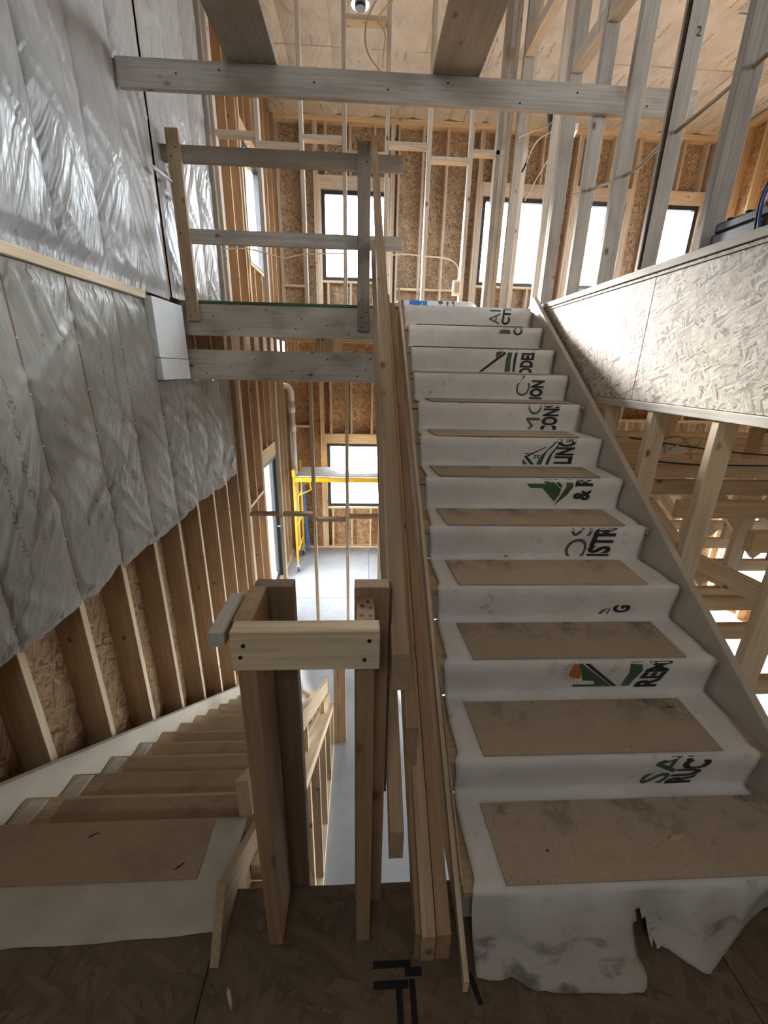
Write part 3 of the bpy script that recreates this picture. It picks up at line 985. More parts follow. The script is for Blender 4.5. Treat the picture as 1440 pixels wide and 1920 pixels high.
for k, y in enumerate(UP):
    block('stud', XH, XH + 0.089, y - 0.019, y + 0.019, 2.023, ZC - 0.04, 'grey', wh, 'Z')
block('bark_edge', XH - 0.003, XH + 0.012, 2.386, 2.40, 2.03, 4.6, 'bark', wh, 'Z', label='dark bark edge along one grey stud')
LO = [0.42, 0.83, 1.235, 1.64, 2.045, 2.45, 2.86, 3.27, 3.67]
for k, y in enumerate(LO):
    block('stud', XH, XH + 0.089, y - 0.019, y + 0.019, 0.001 if y < 0.82 else -0.3, 1.340, 'pine_pale', wh, 'Z')
block('plate', XH, XH + 0.089, 0.84, 4.82, -0.34, -0.302, 'pine', wh, 'Y')
block('header', XH + 0.002, XH + 0.087, 3.90, 4.78, 4.18, 4.27, 'pine_up', wh, 'Y')
block('header', XH + 0.002, XH + 0.087, 3.25, 3.655, 3.48, 3.57, 'pine_up', wh, 'Y')
block('header', XH + 0.002, XH + 0.087, 2.84, 3.20, 3.48, 3.57, 'pine_up', wh, 'Y')
block('stud', XH, XH + 0.089, 3.66, 3.698, 2.0, ZC - 0.04, 'grey', wh, 'Z')
block('stud', XH, XH + 0.089, 3.70, 3.738, 2.0, ZC - 0.04, 'grey', wh, 'Z')
block('stud', XH, XH + 0.089, 3.86, 3.898, 2.0, ZC - 0.04, 'pine_up', wh, 'Z')
block('stud', XH, XH + 0.089, 3.30, 3.338, 3.48, ZC - 0.04, 'pine_up', wh, 'Z')
block('stud', XH, XH + 0.089, 4.79, 4.828, 2.0, ZC - 0.04, 'grey', wh, 'Z')
block('plate', XH, XH + 0.089, -1.3, 4.85, ZC - 0.039, ZC, 'pine_up', wh, 'Y')
# stamped numbers on the studs


def flat_text(name, body, mw, size, mt, parent, bold=0.0, clip=None, extrude=0.0006, sx=1.0):
    cu = bpy.data.curves.new('txt', 'FONT')
    cu.body = body
    cu.size = size
    cu.offset = bold
    cu.extrude = extrude
    cu.resolution_u = 3
    tmp = bpy.data.objects.new('tmp', cu)
    COL.objects.link(tmp)
    dg = bpy.context.evaluated_depsgraph_get()
    dg.update()
    me = bpy.data.meshes.new_from_object(tmp.evaluated_get(dg))
    bpy.data.objects.remove(tmp)
    me.materials.clear()
    me.materials.append(M[mt])
    return me


def place(name, me, mw, parent, **kw):
    return link(name, me, parent, mw, **kw)


def axes(o, x, y):
    x, y = Vector(x).normalized(), Vector(y).normalized()
    z = x.cross(y)
    mw = Matrix(((x.x, y.x, z.x, 0), (x.y, y.y, z.y, 0), (x.z, y.z, z.z, 0), (0, 0, 0, 1)))
    mw.translation = Vector(o)
    return mw


place('stamp', flat_text('s', '2', None, 0.05, 'ink_black', None), axes((XH + 0.03, 1.975, 3.05), (1, 0, 0), (0, 0, 1)), wh, label='number 2 stamped on a grey stud')
place('stamp', flat_text('s', '2', None, 0.05, 'ink_black', None), axes((XH + 0.05, 2.385, 2.95), (1, 0, 0), (0, 0, 1)), wh, label='number 2 stamped on the bark edged stud')

# ================================================================== PARTITION between landing and far room
wp = struct('wall_center', 'open stud partition crossing the far room on both storeys')
PX = [-1.40, -1.0, -0.595, -0.189, 0.217, 0.623, 1.029, 1.38]
YP = 4.85
for k, x in enumerate(PX):
    block('stud', x - 0.019, x + 0.019, YP, YP + 0.089, ZU + 0.038, ZC - 0.04, 'pine_up', wp, 'Z')
    block('stud', x - 0.019, x + 0.019, YP, YP + 0.089, ZL + 0.038, 1.352, 'pine_pale', wp, 'Z')
block('stud', 1.54, 1.578, YP, YP + 0.089, ZU + 0.038, ZC - 0.04, 'pine_up', wp, 'Z')
block('stud', 1.31, 1.36, YP + 0.002, YP + 0.087, ZU + 0.038, ZC - 0.04, 'grey', wp, 'Z')
block('stud', 1.27, 1.308, YP, YP + 0.089, ZU + 0.038, ZC - 0.04, 'grey_dark', wp, 'Z')
block('bottom_plate', XL, 1.42, YP, YP + 0.089, ZU, ZU + 0.037, 'pine', wp)
block('bottom_plate', XL, 1.42, YP, YP + 0.089, ZL, ZL + 0.037, 'pine', wp)
block('top_plate', XL, 1.42, YP, YP + 0.089, ZC - 0.039, ZC - 0.002, 'pine', wp)
block('top_plate', XL, 1.42, YP, YP + 0.089, 1.354, 1.390, 'pine', wp)
for k in range(len(PX) - 1):
    z = (3.55, 3.48, 3.55, 3.44, 3.53, 3.43, 3.50)[k]
    block('blocking', PX[k] + 0.02, PX[k + 1] - 0.02, YP, YP + 0.089, z - 0.019, z + 0.019, 'pine_up', wp)
    z = (-0.22, -0.22, -0.29, -0.25, -0.30, -0.25, -0.3)[k]
    block('blocking', PX[k] + 0.02, PX[k + 1] - 0.02, YP, YP + 0.089, z - 0.019, z + 0.019, 'tan', wp)
block('blocking', PX[3] + 0.02, PX[4] - 0.02, YP, YP + 0.089, 4.39, 4.43, 'pine_pale', wp)
block('film_return', XL + 0.01, XL + 0.06, 4.78, 4.845, ZU, ZC - 0.1, 'grey_dark', wp, 'Z')

# ================================================================== OUTSIDE
gm = raw('ground', [(-60, -60, -2.55), (60, -60, -2.55), (60, 90, -2.55), (-60, 90, -2.55)], [(0, 1, 2, 3)], 'ground', kind='structure',
         label='pale rocky ground outside the windows')

# ================================================================== UPPER FLIGHT
st = thing('staircase', 'upper wooden staircase of pale primed boards rising to the deck', 'staircase', (0.8, Y0, 0))
for i in range(1, 12):
    y, z = nz(i)
    block('tread', 0.282, 1.364, y + 0.004, y + G + 0.0255, z - 0.035, z - 0.008, 'tread', st)
for i in range(1, 13):
    y, z = nz(i)
    block('riser', 0.282, 1.364, y + 0.026, y + 0.042, z - R - 0.006 if i > 1 else 0.002, z - 0.037 if i < 12 else z - 0.02, 'stair', st)
sl = R / G


def nose_z(y):
    return R + (y - Y0) * sl


prism('stringer', [(0.60, 0.001), (0.60, nose_z(0.60) + 0.03), (3.66, nose_z(3.66) + 0.06), (3.76, 1.99), (3.69, 1.96), (3.69, 1.70), (1.02, 0.001)],
      1.366, 1.396, 'stair', st, (0, 1, sl))
prism('stringer', [(0.95, 0.001), (0.95, 0.08), (3.66, 1.78), (3.66, 1.66), (1.05, 0.001)], 0.284, 0.306, 'stair', st, (0, 1, sl))

prism('stringer', [(0.735, 0.001), (0.735, 0.185), (3.62, nose_z(3.62) + 0.010), (3.62, 1.70), (1.02, 0.001)], 0.2775, 0.2815, 'tan', st, (0, 1, sl))  # thin closure board added to stop light leaking past the tread ends

# ------------------------------------------------------------------ banner runner down the flight
LE = {1: 0.305, 2: 0.302, 3: 0.305, 4: 0.312, 5: 0.311, 6: 0.32, 7: 0.316, 8: 0.328, 9: 0.325, 10: 0.329, 11: 0.33, 12: 0.317}
RE = {1: 1.30, 2: 1.328, 3: 1.345, 4: 1.351, 5: 1.338, 6: 1.352, 7: 1.355, 8: 1.33, 9: 1.35, 10: 1.345, 11: 1.345, 12: 1.338}
path = []                                                     # (y, z, left x, right x, wrinkle)
path.append((3.95, ZU + 0.003, 0.32, 1.33, 0.0))
for i in range(12, 0, -1):
    y, z = nz(i)
    l, r_ = LE[i], RE[i]
    path.append((y + 0.03, z + 0.002 if i < 12 else ZU + 0.003, l + 0.012, r_ - 0.012, 0.003))
    path.append((y + 0.004, z + 0.001 if i < 12 else ZU + 0.001, l, r_, 0.001))
    path.append((y - 0.004, z - 0.008, l, r_, 0.001))
    if i > 1:
        path.append((y - 0.004, z - 0.045, l + 0.004, r_ + 0.0, 0.001))
        path.append((y + 0.006, z - 0.09, l + 0.008, r_ + 0.002, 0.006))
        path.append((y + 0.012, z - 0.135, l + 0.010, r_ + 0.004, 0.005))
        path.append((y + 0.008, z - R + 0.006, l + 0.010, r_ + 0.004, 0.003))
        path.append((y - 0.02, z - R + 0.002, l + 0.009, r_ + 0.003, 0.002))
        path.append((y - 0.12, z - R + 0.002, (l + LE[i - 1]) / 2 + 0.008, min(1.358, (r_ + RE[i - 1]) / 2 + 0.004), 0.004))
# skirt that hangs from the first nosing and spreads on the landing
SKN = 12
for q in range(1, SKN + 1):
    path.append((0.709, 0.157, 0.306, 1.31, 0.0))
NP = len(path) - 1
SK = NP - SKN                                                  # first row of the skirt


HEM = [(0.30, 0.612), (0.34, 0.602), (0.40, 0.606), (0.45, 0.582), (0.60, 0.572), (0.74, 0.566), (0.765, 0.60), (0.80, 0.60), (0.83, 0.66), (0.925, 0.592), (0.97, 0.615), (1.10, 0.68), (1.22, 0.728), (1.4, 0.735)]


def hem(x):
    for (xa, ya), (xb_, yb_) in zip(HEM, HEM[1:]):
        if xa <= x <= xb_:
            return ya + (yb_ - ya) * (x - xa) / (xb_ - xa)
    return HEM[-1][1]


def banner_pt(u, v):
    j = round(v * NP)
    y, z, l, r_, wk = path[j]
    x = l + (r_ - l) * u
    if j > 0 and wk:
        f = noise.noise(Vector((x * 5.0, y * 3, z * 4)))
        g = noise.noise(Vector((x * 14.0, y * 9, z * 6 + 4)))
        y += wk * (0.9 * f + 0.5 * g)
        z += abs(wk) * 0.6 * max(0, g) if j < SK else 0
        if u < 0.03 or u > 0.97:
            x += 0.006 * noise.noise(Vector((y * 11, z * 9, 2.2)))
    if j > SK:
        t = (j - SK) / SKN
        ye = hem(x)
        y = 0.709 - (0.709 - ye) * t ** 1.5
        z = 0.157 * (1 - t) ** (1.6 if ye < 0.66 else 1.0) + 0.004
        if ye < 0.66:
            fl_ = math.sin(x * 13.0 + 0.7) + 0.6 * math.sin(x * 29.0)
        else:
            fl_ = 1.4 * math.sin(x * 24.0 + t * 2)
        y -= 0.012 * fl_ * math.sin(PI * min(1.0, t * 0.9 + 0.05))
        z += 0.014 * math.sin(PI * t) * noise.noise(Vector((x * 9, t * 3, 8))) + 0.010 * t * max(0, noise.noise(Vector((x * 8, t * 4, 1))))
        y += 0.006 * t * noise.noise(Vector((x * 26, 1, 1)))
        y = min(y, 0.7115 if z > 0.11 else 0.73)
    return (x, y, max(z, 0.003))


def torn(i, j):
    if j > SK + 3:
        k = 0.306 + 1.004 * (i + 0.5) / 64
        return abs(k - 0.775 - 0.0015 * (j - SK)) < 0.006 + 0.0035 * (j - SK - 3)
    return False


bn = thing('banner', 'long white printed banner draped down the upper stairs as a dust cover', 'banner', (0.8, Y0, 0))
cl = grid('cloth', banner_pt, 64, NP, 'banner', bn, thick=0.0015, skip=torn)


# printing on the banner. Each piece lies on one riser: columns run up the stair, so the lettering reads upward
def fit(me):
    v = me.vertices
    return min(p.co.x for p in v), max(p.co.x for p in v), min(p.co.y for p in v), max(p.co.y for p in v)


from mathutils.bvhtree import BVHTree
_cm = cl.data
CLOTH = BVHTree.FromPolygons([WM[cl.name] @ v.co for v in _cm.vertices], [tuple(p.vertices) for p in _cm.polygons])


def lay(me, i):
    """clip a printed piece to its riser and press it onto the cloth"""
    y, z = nz(i)
    bm = bmesh.new()
    bm.from_mesh(me)
    for co, no in (((0, 0, z - 0.003), (0, 0, 1)), ((0, 0, z - R + 0.014), (0, 0, -1))):
        bmesh.ops.bisect_plane(bm, geom=list(bm.verts) + list(bm.edges) + list(bm.faces), plane_co=co, plane_no=no, clear_outer=True)
    for q in range(1, 5):
        bmesh.ops.bisect_plane(bm, geom=list(bm.verts) + list(bm.edges) + list(bm.faces), plane_co=(0, 0, z - R * q / 5), plane_no=(0, 0, 1))
    for v in bm.verts:
        hit = CLOTH.ray_cast(Vector((v.co.x, y - 0.12, v.co.z)), Vector((0, 1, 0)), 0.3)
        v.co.y = (hit[0].y if hit[0] else y) - 0.0028
    bm.to_mesh(me)
    bm.free()


def riser_text(body, i, xa, xb, za, zb, mt, bold=0.02, shear=0.0):
    """text turned to read upward, capitals leaning left: fills xa..xb and za..zb of riser i"""
    me = flat_text('lettering', body, None, 1.0, mt, None, bold, extrude=0.0)
    a, b_, c, d = fit(me)
    for p in me.vertices:
        u = (p.co.x - a) / (b_ - a)
        t = (p.co.y - c) / (d - c)
        p.co = (xb - (xb - xa) * t + shear * (u - 0.5), 0, za + (zb - za) * u)
    lay(me, i)
    return link('lettering', me, bn, Matrix.Identity(4))


def riser_poly(pts, i, mt, part='logo_shape'):
    me = bpy.data.meshes.new(part)
    me.from_pydata([(X, 0, Z) for X, Z in pts], [], [tuple(range(len(pts)))])
    bm = bmesh.new()
    bm.from_mesh(me)
    bmesh.ops.triangulate(bm, faces=bm.faces)
    bm.to_mesh(me)
    bm.free()
    me.materials.append(M[mt])
    lay(me, i)
    return link(part, me, bn, Matrix.Identity(4))


LET = [
    ('AI', 12, 1.008, 1.095, 1.866, 1.971, 'ink_olive', 0, 0),
    ('CTI', 12, 1.112, 1.181, 1.865, 1.985, 'ink_black', 0.03, 0),
    ('M', 11, 1.019, 1.104, 1.777, 1.872, 'ink_olive', 0.01, 0),
    ('CO', 11, 1.124, 1.197, 1.768, 1.882, 'ink_black', 0.03, 0),
    ('ODEL', 10, 1.114, 1.211, 1.482, 1.656, 'ink_black', 0.03, 0),
    ('C', 9, 1.013, 1.106, 1.357, 1.441, 'ink_olive', 0.0, 0),
    ('ION', 9, 1.11, 1.2, 1.338, 1.46, 'ink_black', 0.03, 0),
    ('MO', 8, 1.005, 1.092, 1.146, 1.376, 'ink_olive', 0.0, 0),
    ('CONS', 8, 1.102, 1.206, 1.152, 1.336, 'ink_black', 0.03, 0),
    ('LING', 7, 1.097, 1.206, 1.013, 1.163, 'ink_black', 0.03, 0),
    ('& R', 6, 1.102, 1.196, 0.875, 1.013, 'ink_black', 0.03, 0),
    ('OS', 5, 0.975, 1.078, 0.653, 0.848, 'ink_olive', 0.0, 0.01),
    ('ISTR', 5, 1.086, 1.198, 0.672, 0.84, 'ink_black', 0.03, 0.01),
    ('G', 4, 1.087, 1.163, 0.528, 0.568, 'ink_black', 0.03, 0),
    ('REM', 3, 1.07, 1.16, 0.362, 0.502, 'ink_black', 0.03, 0.03),
    ('SA', 2, 0.962, 1.055, 0.193, 0.352, 'ink_green', 0.01, 0.05),
    ('RUCT', 2, 1.058, 1.153, 0.191, 0.354, 'ink_black', 0.03, 0.05),
]
SHAPES = [
    (10, 'ink_black', [(0.822, 1.504), (0.849, 1.504), (1.006, 1.628), (0.958, 1.67), (0.944, 1.67), (0.983, 1.632)]),
    (10, 'ink_green', [(0.932, 1.665), (0.946, 1.666), (0.978, 1.632), (0.934, 1.595)]),
    (10, 'ink_green', [(1.019, 1.667), (1.054, 1.668), (1.044, 1.593), (1.051, 1.508), (1.009, 1.507), (1.009, 1.592)]),
    (10, 'ink_black', [(1.069, 1.669), (1.089, 1.669), (1.082, 1.594), (1.084, 1.508), (1.067, 1.508), (1.063, 1.594)]),
    (9, 'ink_olive', [(1.013, 1.496), (1.037, 1.496), (1.056, 1.485), (1.069, 1.497), (1.083, 1.497), (1.058, 1.474), (1.032, 1.446), (1.049, 1.476)]),
    (7, 'ink_green', [(0.915, 1.002), (0.917, 1.041), (0.955, 1.002)]),
    (7, 'ink_black', [(0.921, 1.054), (1.033, 1.113), (1.036, 1.109), (0.941, 1.053), (0.988, 1.006), (0.969, 1.002)]),
    (7, 'ink_olive', [(0.917, 1.07), (0.923, 1.074), (0.954, 1.075), (0.957, 1.071), (0.926, 1.068)]),
    (7, 'ink_black', [(0.979, 1.064), (0.991, 1.064), (0.991, 1.056), (0.979, 1.056)]),
    (7, 'ink_black', [(0.997, 1.064), (1.008, 1.064), (1.009, 1.056), (0.997, 1.056)]),
    (7, 'ink_black', [(0.979, 1.052), (0.99, 1.052), (0.99, 1.045), (0.978, 1.045)]),
    (7, 'ink_black', [(0.996, 1.053), (1.008, 1.053), (1.007, 1.045), (0.996, 1.045)]),
    (7, 'ink_green', [(0.995, 1.002), (1.02, 1.066), (1.093, 1.155), (1.107, 1.155), (1.047, 1.086), (1.026, 1.003)]),
    (7, 'ink_black', [(1.049, 1.004), (1.066, 1.066), (1.113, 1.144), (1.119, 1.141), (1.081, 1.072), (1.068, 1.004)]),
    (6, 'ink_green', [(0.845, 0.969), (0.941, 0.969), (0.924, 0.99), (0.97, 0.99), (1.031, 0.939), (1.031, 0.908), (1.012, 0.866), (0.928, 0.945), (0.862, 0.946)]),
    (6, 'ink_black', [(0.98, 0.991), (1.003, 0.991), (1.033, 0.958), (1.032, 0.947), (1.019, 0.953)]),
    (6, 'ink_green', [(1.048, 0.991), (1.087, 0.992), (1.092, 0.952), (1.07, 0.903), (1.013, 0.843), (1.042, 0.913), (1.055, 0.951)]),
    (4, 'ink_olive', [(1.025, 0.522), (1.042, 0.544), (1.08, 0.557), (1.06, 0.543), (1.043, 0.522)]),
    (4, 'ink_olive', [(1.061, 0.523), (1.071, 0.547), (1.078, 0.546), (1.07, 0.523)]),
    (3, 'ink_green', [(0.808, 0.49), (0.821, 0.49), (0.969, 0.367), (0.812, 0.367), (0.809, 0.38), (0.895, 0.379), (0.888, 0.398), (0.843, 0.401), (0.825, 0.449)]),
    (3, 'ink_black', [(0.832, 0.489), (0.851, 0.489), (0.988, 0.369), (0.972, 0.367)]),
    (3, 'ink_green', [(1.008, 0.492), (1.056, 0.493), (1.062, 0.452), (1.036, 0.369), (1.004, 0.368), (1.015, 0.434)]),
    (3, 'ink_orange', [(0.797, 0.49), (0.808, 0.486), (0.816, 0.471), (0.824, 0.449), (0.834, 0.412), (0.812, 0.415), (0.789, 0.423), (0.778, 0.442), (0.781, 0.464), (0.789, 0.485)]),
    (3, 'ink_olive', [(0.796, 0.486), (0.788, 0.51), (0.793, 0.486)]),
    (3, 'ink_olive', [(0.787, 0.484), (0.771, 0.506), (0.784, 0.483)]),
    (3, 'ink_olive', [(0.779, 0.48), (0.757, 0.497), (0.777, 0.477)]),
    (3, 'ink_olive', [(0.773, 0.472), (0.747, 0.484), (0.772, 0.469)]),
    (3, 'ink_olive', [(0.77, 0.462), (0.742, 0.468), (0.77, 0.459)]),
    (3, 'ink_olive', [(0.77, 0.451), (0.743, 0.45), (0.77, 0.448)]),
    (3, 'ink_olive', [(0.773, 0.44), (0.748, 0.432), (0.774, 0.437)]),
    (3, 'ink_olive', [(0.778, 0.43), (0.759, 0.415), (0.781, 0.427)]),
    (3, 'ink_olive', [(0.786, 0.421), (0.774, 0.401), (0.789, 0.419)]),
    (3, 'ink_olive', [(0.796, 0.415), (0.791, 0.391), (0.799, 0.413)]),
    (3, 'ink_olive', [(0.806, 0.411), (0.81, 0.387), (0.81, 0.411)]),
]

for body, i, xa, xb_, za, zb, mt_, bo, sh in LET:
    riser_text(body, i, xa, xb_, za, zb, mt_, bo * 1.5, sh)
for i, mt_, pts in SHAPES:
    riser_poly(pts, i, mt_, 'logo_ray' if len(pts) == 3 and mt_ == 'ink_olive' else 'logo_shape')


# ------------------------------------------------------------------ hardboard sheets on the steps
ORD = ['first', 'second', 'third', 'fourth', 'fifth', 'sixth', 'seventh', 'eighth', 'ninth', 'tenth', 'eleventh']
PL = {1: (0.402, 1.335), 2: (0.395, 1.20), 3: (0.412, 1.229), 4: (0.402, 1.214), 5: (0.392, 1.24), 6: (0.388, 1.235), 7: (0.405, 1.228), 8: (0.415, 1.29), 9: (0.36, 1.25),
      10: (0.35, 1.26), 11: (0.40, 1.2)}
LOOK = {1: 'with a torn splintered chip', 2: 'with a dark splinter lying on it', 3: 'heavily scuffed along the back', 4: 'scuffed at the back edge', 5: 'with a small dark knot of dirt',
        6: 'pale and dusty', 7: 'seen nearly edge on', 8: 'a thin strip of tan', 9: 'seen as a thin line', 10: 'seen as a thin line', 11: 'seen as a thin dark line'}
for i in range(1, 12):
    y, z = nz(i)
    a, b_ = PL[i]
    v = [(a, y + 0.006, z + 0.0115), (b_, y + 0.004, z + 0.0115), (b_ + 0.012, y + G - 0.03, z + 0.0115), (a - 0.014, y + G - 0.028, z + 0.0115)]
    v += [(p, q, r_ - 0.005) for p, q, r_ in v]
    raw('hardboard_sheet', v, [(0, 1, 2, 3), (7, 6, 5, 4), (0, 1, 5, 4), (1, 2, 6, 5), (2, 3, 7, 6), (3, 0, 4, 7)], 'hardboard',
        label='tan hardboard on the %s upper step from below, %s' % (ORD[i - 1], LOOK[i]), category='board', group='hardboard sheets on the upper stairs')

# ================================================================== BOARDS ALONG THE LEFT OF THE UPPER FLIGHT
def slope_board(name, x0, x1, ya, za, yb, zb, h, mt, parent=None, **kw):
    return prism(name, [(ya, za), (yb, zb), (yb, zb - h), (ya, za - h)], x0, x1, mt, parent, (0, yb - ya, zb - za), **kw)


slope_board('lumber_plank', 0.145, 0.158, 0.655, 0.112, 3.55, 2.02, 0.110, 'brown', label='thin brown plank, innermost of the boards laid up the left of the stairs', category='plank')
slope_board('lumber_plank', 0.160, 0.198, 0.650, 0.108, 3.60, 2.06, 0.106, 'tan', label='thick tan board on edge with a sawn end on the landing, left of its twin', category='plank')
slope_board('lumber_plank', 0.201, 0.239, 0.652, 0.108, 3.50, 1.985, 0.106, 'brown', label='thick brown board on edge with a sawn end, beside the thin pale strip', category='plank')
slope_board('wood_strip', 0.262, 0.276, 0.586, 0.050, 3.57, 2.105, 0.045, 'pine_pale', label='long thin pale wood strip running up beside the white banner', category='strip')

# stair guard: sloping rails nailed to short posts
sg = thing('stair_guardrail', 'rough guardrail of sloping timbers up the left side of the stairs', 'guardrail', (0.02, 0.74, 0))
def skew_board(name, p, q, wd, h, mt, parent):
    """board on edge from top-left corner p to q, plumb cut"""
    v = [(c[0] + dx, c[1], c[2] - dz) for c in (p, q) for dx, dz in ((0, 0), (wd, 0), (wd, h), (0, h))]
    return raw(name, v, [(0, 1, 2, 3), (7, 6, 5, 4), (0, 1, 5, 4), (1, 2, 6, 5), (2, 3, 7, 6), (3, 0, 4, 7)], mt, parent, Vector(q) - Vector(p))


skew_board('handrail', (0.0646, 0.737, 0.932), (0.0518, 3.655, 3.072), 0.038, 0.095, 'tan', sg)
skew_board('mid_rail', (0.076, 0.75, 0.357), (0.0560, 3.655, 2.43), 0.038, 0.103, 'tan', sg)
block('post', -0.012, 0.026, 0.698, 0.787, 0.001, 1.046, 'brown', sg, 'Z')
block('post', -0.017, 0.060, 0.789, 0.829, 0.001, 1.066, 'brown', sg, 'Z')
block('bark_edge', 0.0605, 0.066, 0.792, 0.826, 0.45, 1.062, 'bark', sg, 'Z', label='dark flaking bark edge')
slope_board('lower_rail', 0.113, 0.1435, 0.80, 0.66, 3.4, 2.37, 0.13, 'brown', sg)
for k, (x, y) in enumerate([(0.0, 0.75), (0.012, 0.765), (0.018, 0.74), (0.0, 0.715), (0.017, 0.714)]):
    tube('nail_hole', (x, y, 1.044), (x, y, 1.0468), 0.004, 'screw', sg, 8)
# guard frame across the head of the stair shaft
gf = thing('guard_frame', 'short guard of pale timbers closing the gap at the head of the shaft', 'guardrail', (-0.1, 0.7, 0))
block('cross_board', -0.246, 0.034, 0.659, 0.697, 0.960, 1.048, 'pine_pale', gf)
for x, z in ((-0.222, 1.018), (-0.229, 0.992), (0.014, 1.026), (0.005, 0.983)):
    screw(x, 0.659, z, gf, r=0.0042)
block('post', -0.252, -0.214, 0.699, 0.836, 0.001, 1.046, 'brown', gf, 'Z')
block('post', -0.246, -0.157, 0.838, 0.876, -0.24, 1.042, 'brown_dark', gf, 'Z')
block('spacer_block', -0.283, -0.254, 0.655, 0.80, 1.018, 1.05, 'grey', gf, 'Y')

# ================================================================== LANDING GUARDRAIL on the upper deck
lg = thing('landing_guardrail', 'weathered two rail guard screwed to the face of the upper deck', 'guardrail', (-0.7, 3.68, ZU))
block('post', -1.392, -1.300, 3.660, 3.697, 1.835, 3.062, 'tan', lg, 'Z')
block('post', -0.050, 0.047, 3.660, 3.697, 1.795, 3.045, 'grey_dark', lg, 'Z')
block('rail', -1.45, 0.285, 3.699, 3.737, 2.882, 2.983, 'grey_dark', lg)
block('rail', -1.335, 0.30, 3.699, 3.737, 2.378, 2.472, 'grey', lg)
for x, zz in ((-1.346, (1.87, 1.91, 2.0, 2.05, 2.9, 2.95, 2.43)), (0.0, (1.82, 1.85, 1.89, 1.93, 2.02, 2.92, 2.43))):
    for k, z in enumerate(zz):
        screw(x + (0.02 if k % 2 else -0.018), 3.660, z, lg, r=0.006)

# ================================================================== BEAM AND PLANKS ACROSS THE SHAFT
xb = thing('cross_beam', 'long grey brace beam spanning the stairwell overhead', 'beam', (0, 3.19, 3.1))
block('timber', -1.44, 2.06, 3.174, 3.212, 3.036, 3.176, 'grey', xb)
for x in (-1.1, -0.85, -0.3, 0.14, 0.5, 0.95, 1.3, 1.75):
    screw(x, 3.174, 3.06 + 0.08 * random.random(), xb, r=0.006)
block('scaffold_plank', -0.800, -0.513, -1.6, 3.185, 3.178, 3.216, 'grey_dark', grain='Y', label='wide brown grey plank overhead, near the film wall, resting on the cross beam', category='plank')
block('scaffold_plank', 0.405, 0.688, -1.6, 3.185, 3.178, 3.216, 'grey_dark', grain='Y', label='wide brown grey plank overhead above the stairs, resting on the cross beam', category='plank')

# ================================================================== LOWER FLIGHT
RL, GL = 0.1748, 0.2428
ls = thing('staircase', 'lower staircase falling away along the insulated wall, covered in brown board', 'staircase', (-0.9, 1.05, 0))


def ln(k):
    return (1.05, 0.0) if k == 0 else (1.27 + GL * (k - 1), -0.163 - RL * (k - 1))


for k in range(1, 13):
    y, z = ln(k)
    yp = ln(k - 1)[0] + (0.004 if k > 1 else 0.004)
    block('tread', -1.355, -0.403, yp + 0.0, y, z - 0.03, z, 'tread', ls)
    zb = ln(k + 1)[1] if k < 12 else ZL
    block('riser', -1.355, -0.403, y - 0.03, y - 0.014, zb + 0.001, z - 0.031, 'stair', ls)
prism('skirt_board', [(0.95, 0.10), (1.05, 0.10), (4.05, -2.06), (4.05, ZL + 0.001), (3.75, ZL + 0.001), (1.06, -0.34), (1.06, 0.001), (0.95, 0.001)], -1.395, -1.358, 'skirt', ls, (0, 1, -0.72))
prism('stringer', [(0.658, 0.001), (0.767, 0.15), (3.95, -2.142), (3.95, ZL + 0.001), (3.55, ZL + 0.001), (0.842, -0.27), (0.842, 0.001)], -0.400, -0.376, 'tan', ls, (0, 1, -0.72))
LLOOK = ['on the landing itself', 'on the first lower step', 'on the second lower step', 'on the third lower step', 'on the fourth lower step', 'on the fifth lower step', 'on the sixth lower step', 'on the seventh lower step',
         'on the eighth lower step', 'on the ninth lower step']
for k in range(0, 10):
    y, z = ln(k)
    if k == 0:
        a0, a1, b0, b1 = -1.30, -0.508, 0.862, 1.045
        dz = 0.004
    else:
        a0 = -1.26 + 0.03 * random.random() - (0.0 if k > 2 else -0.06)
        a1, b0, b1, dz = -0.47, ln(k - 1)[0] + 0.008, y - 0.018, 0.0005
    block('hardboard_sheet', a0, a1, b0, b1, z + dz, z + dz + 0.005, 'hardboard_low', bev=0.001,
          label='brown hardboard sheet %s beside the insulated wall' % LLOOK[k], category='board', group='hardboard sheets on the lower stairs')


def paper(u, v):
    x = -1.42 + 1.015 * u
    y = 0.715 + 0.333 * v
    if v < 0.3:
        y += 0.02 * noise.noise(Vector((x * 6, 1, 1))) + 0.03 * (u - 0.5) * (1 if v < 0.2 else 0)
    return (x, y, 0.0022 + 0.002 * max(0, noise.noise(Vector((x * 7, y * 7, 3)))) * (v < 0.45))


pp = grid('floor_paper', paper, 40, 12, 'paper', thick=0.001, label='sheet of white paper under the brown board at the head of the lower stairs', category='paper')
for k in (1, 2, 3, 4):
    y, z = ln(k)
    grid('paper_strip', lambda u, v, y=y, z=z, k=k: (-1.345 + (0.085 - 0.006 * k) * u + 0.02 * (v - 0.5), ln(k - 1)[0] + 0.01 + (GL - 0.02) * v if k > 1 else 1.06 + 0.2 * v,
         z + 0.001 + 0.004 * abs(noise.noise(Vector((u * 3, v * 2, k))))), 5, 5, 'paper', ls, thick=0.0008)
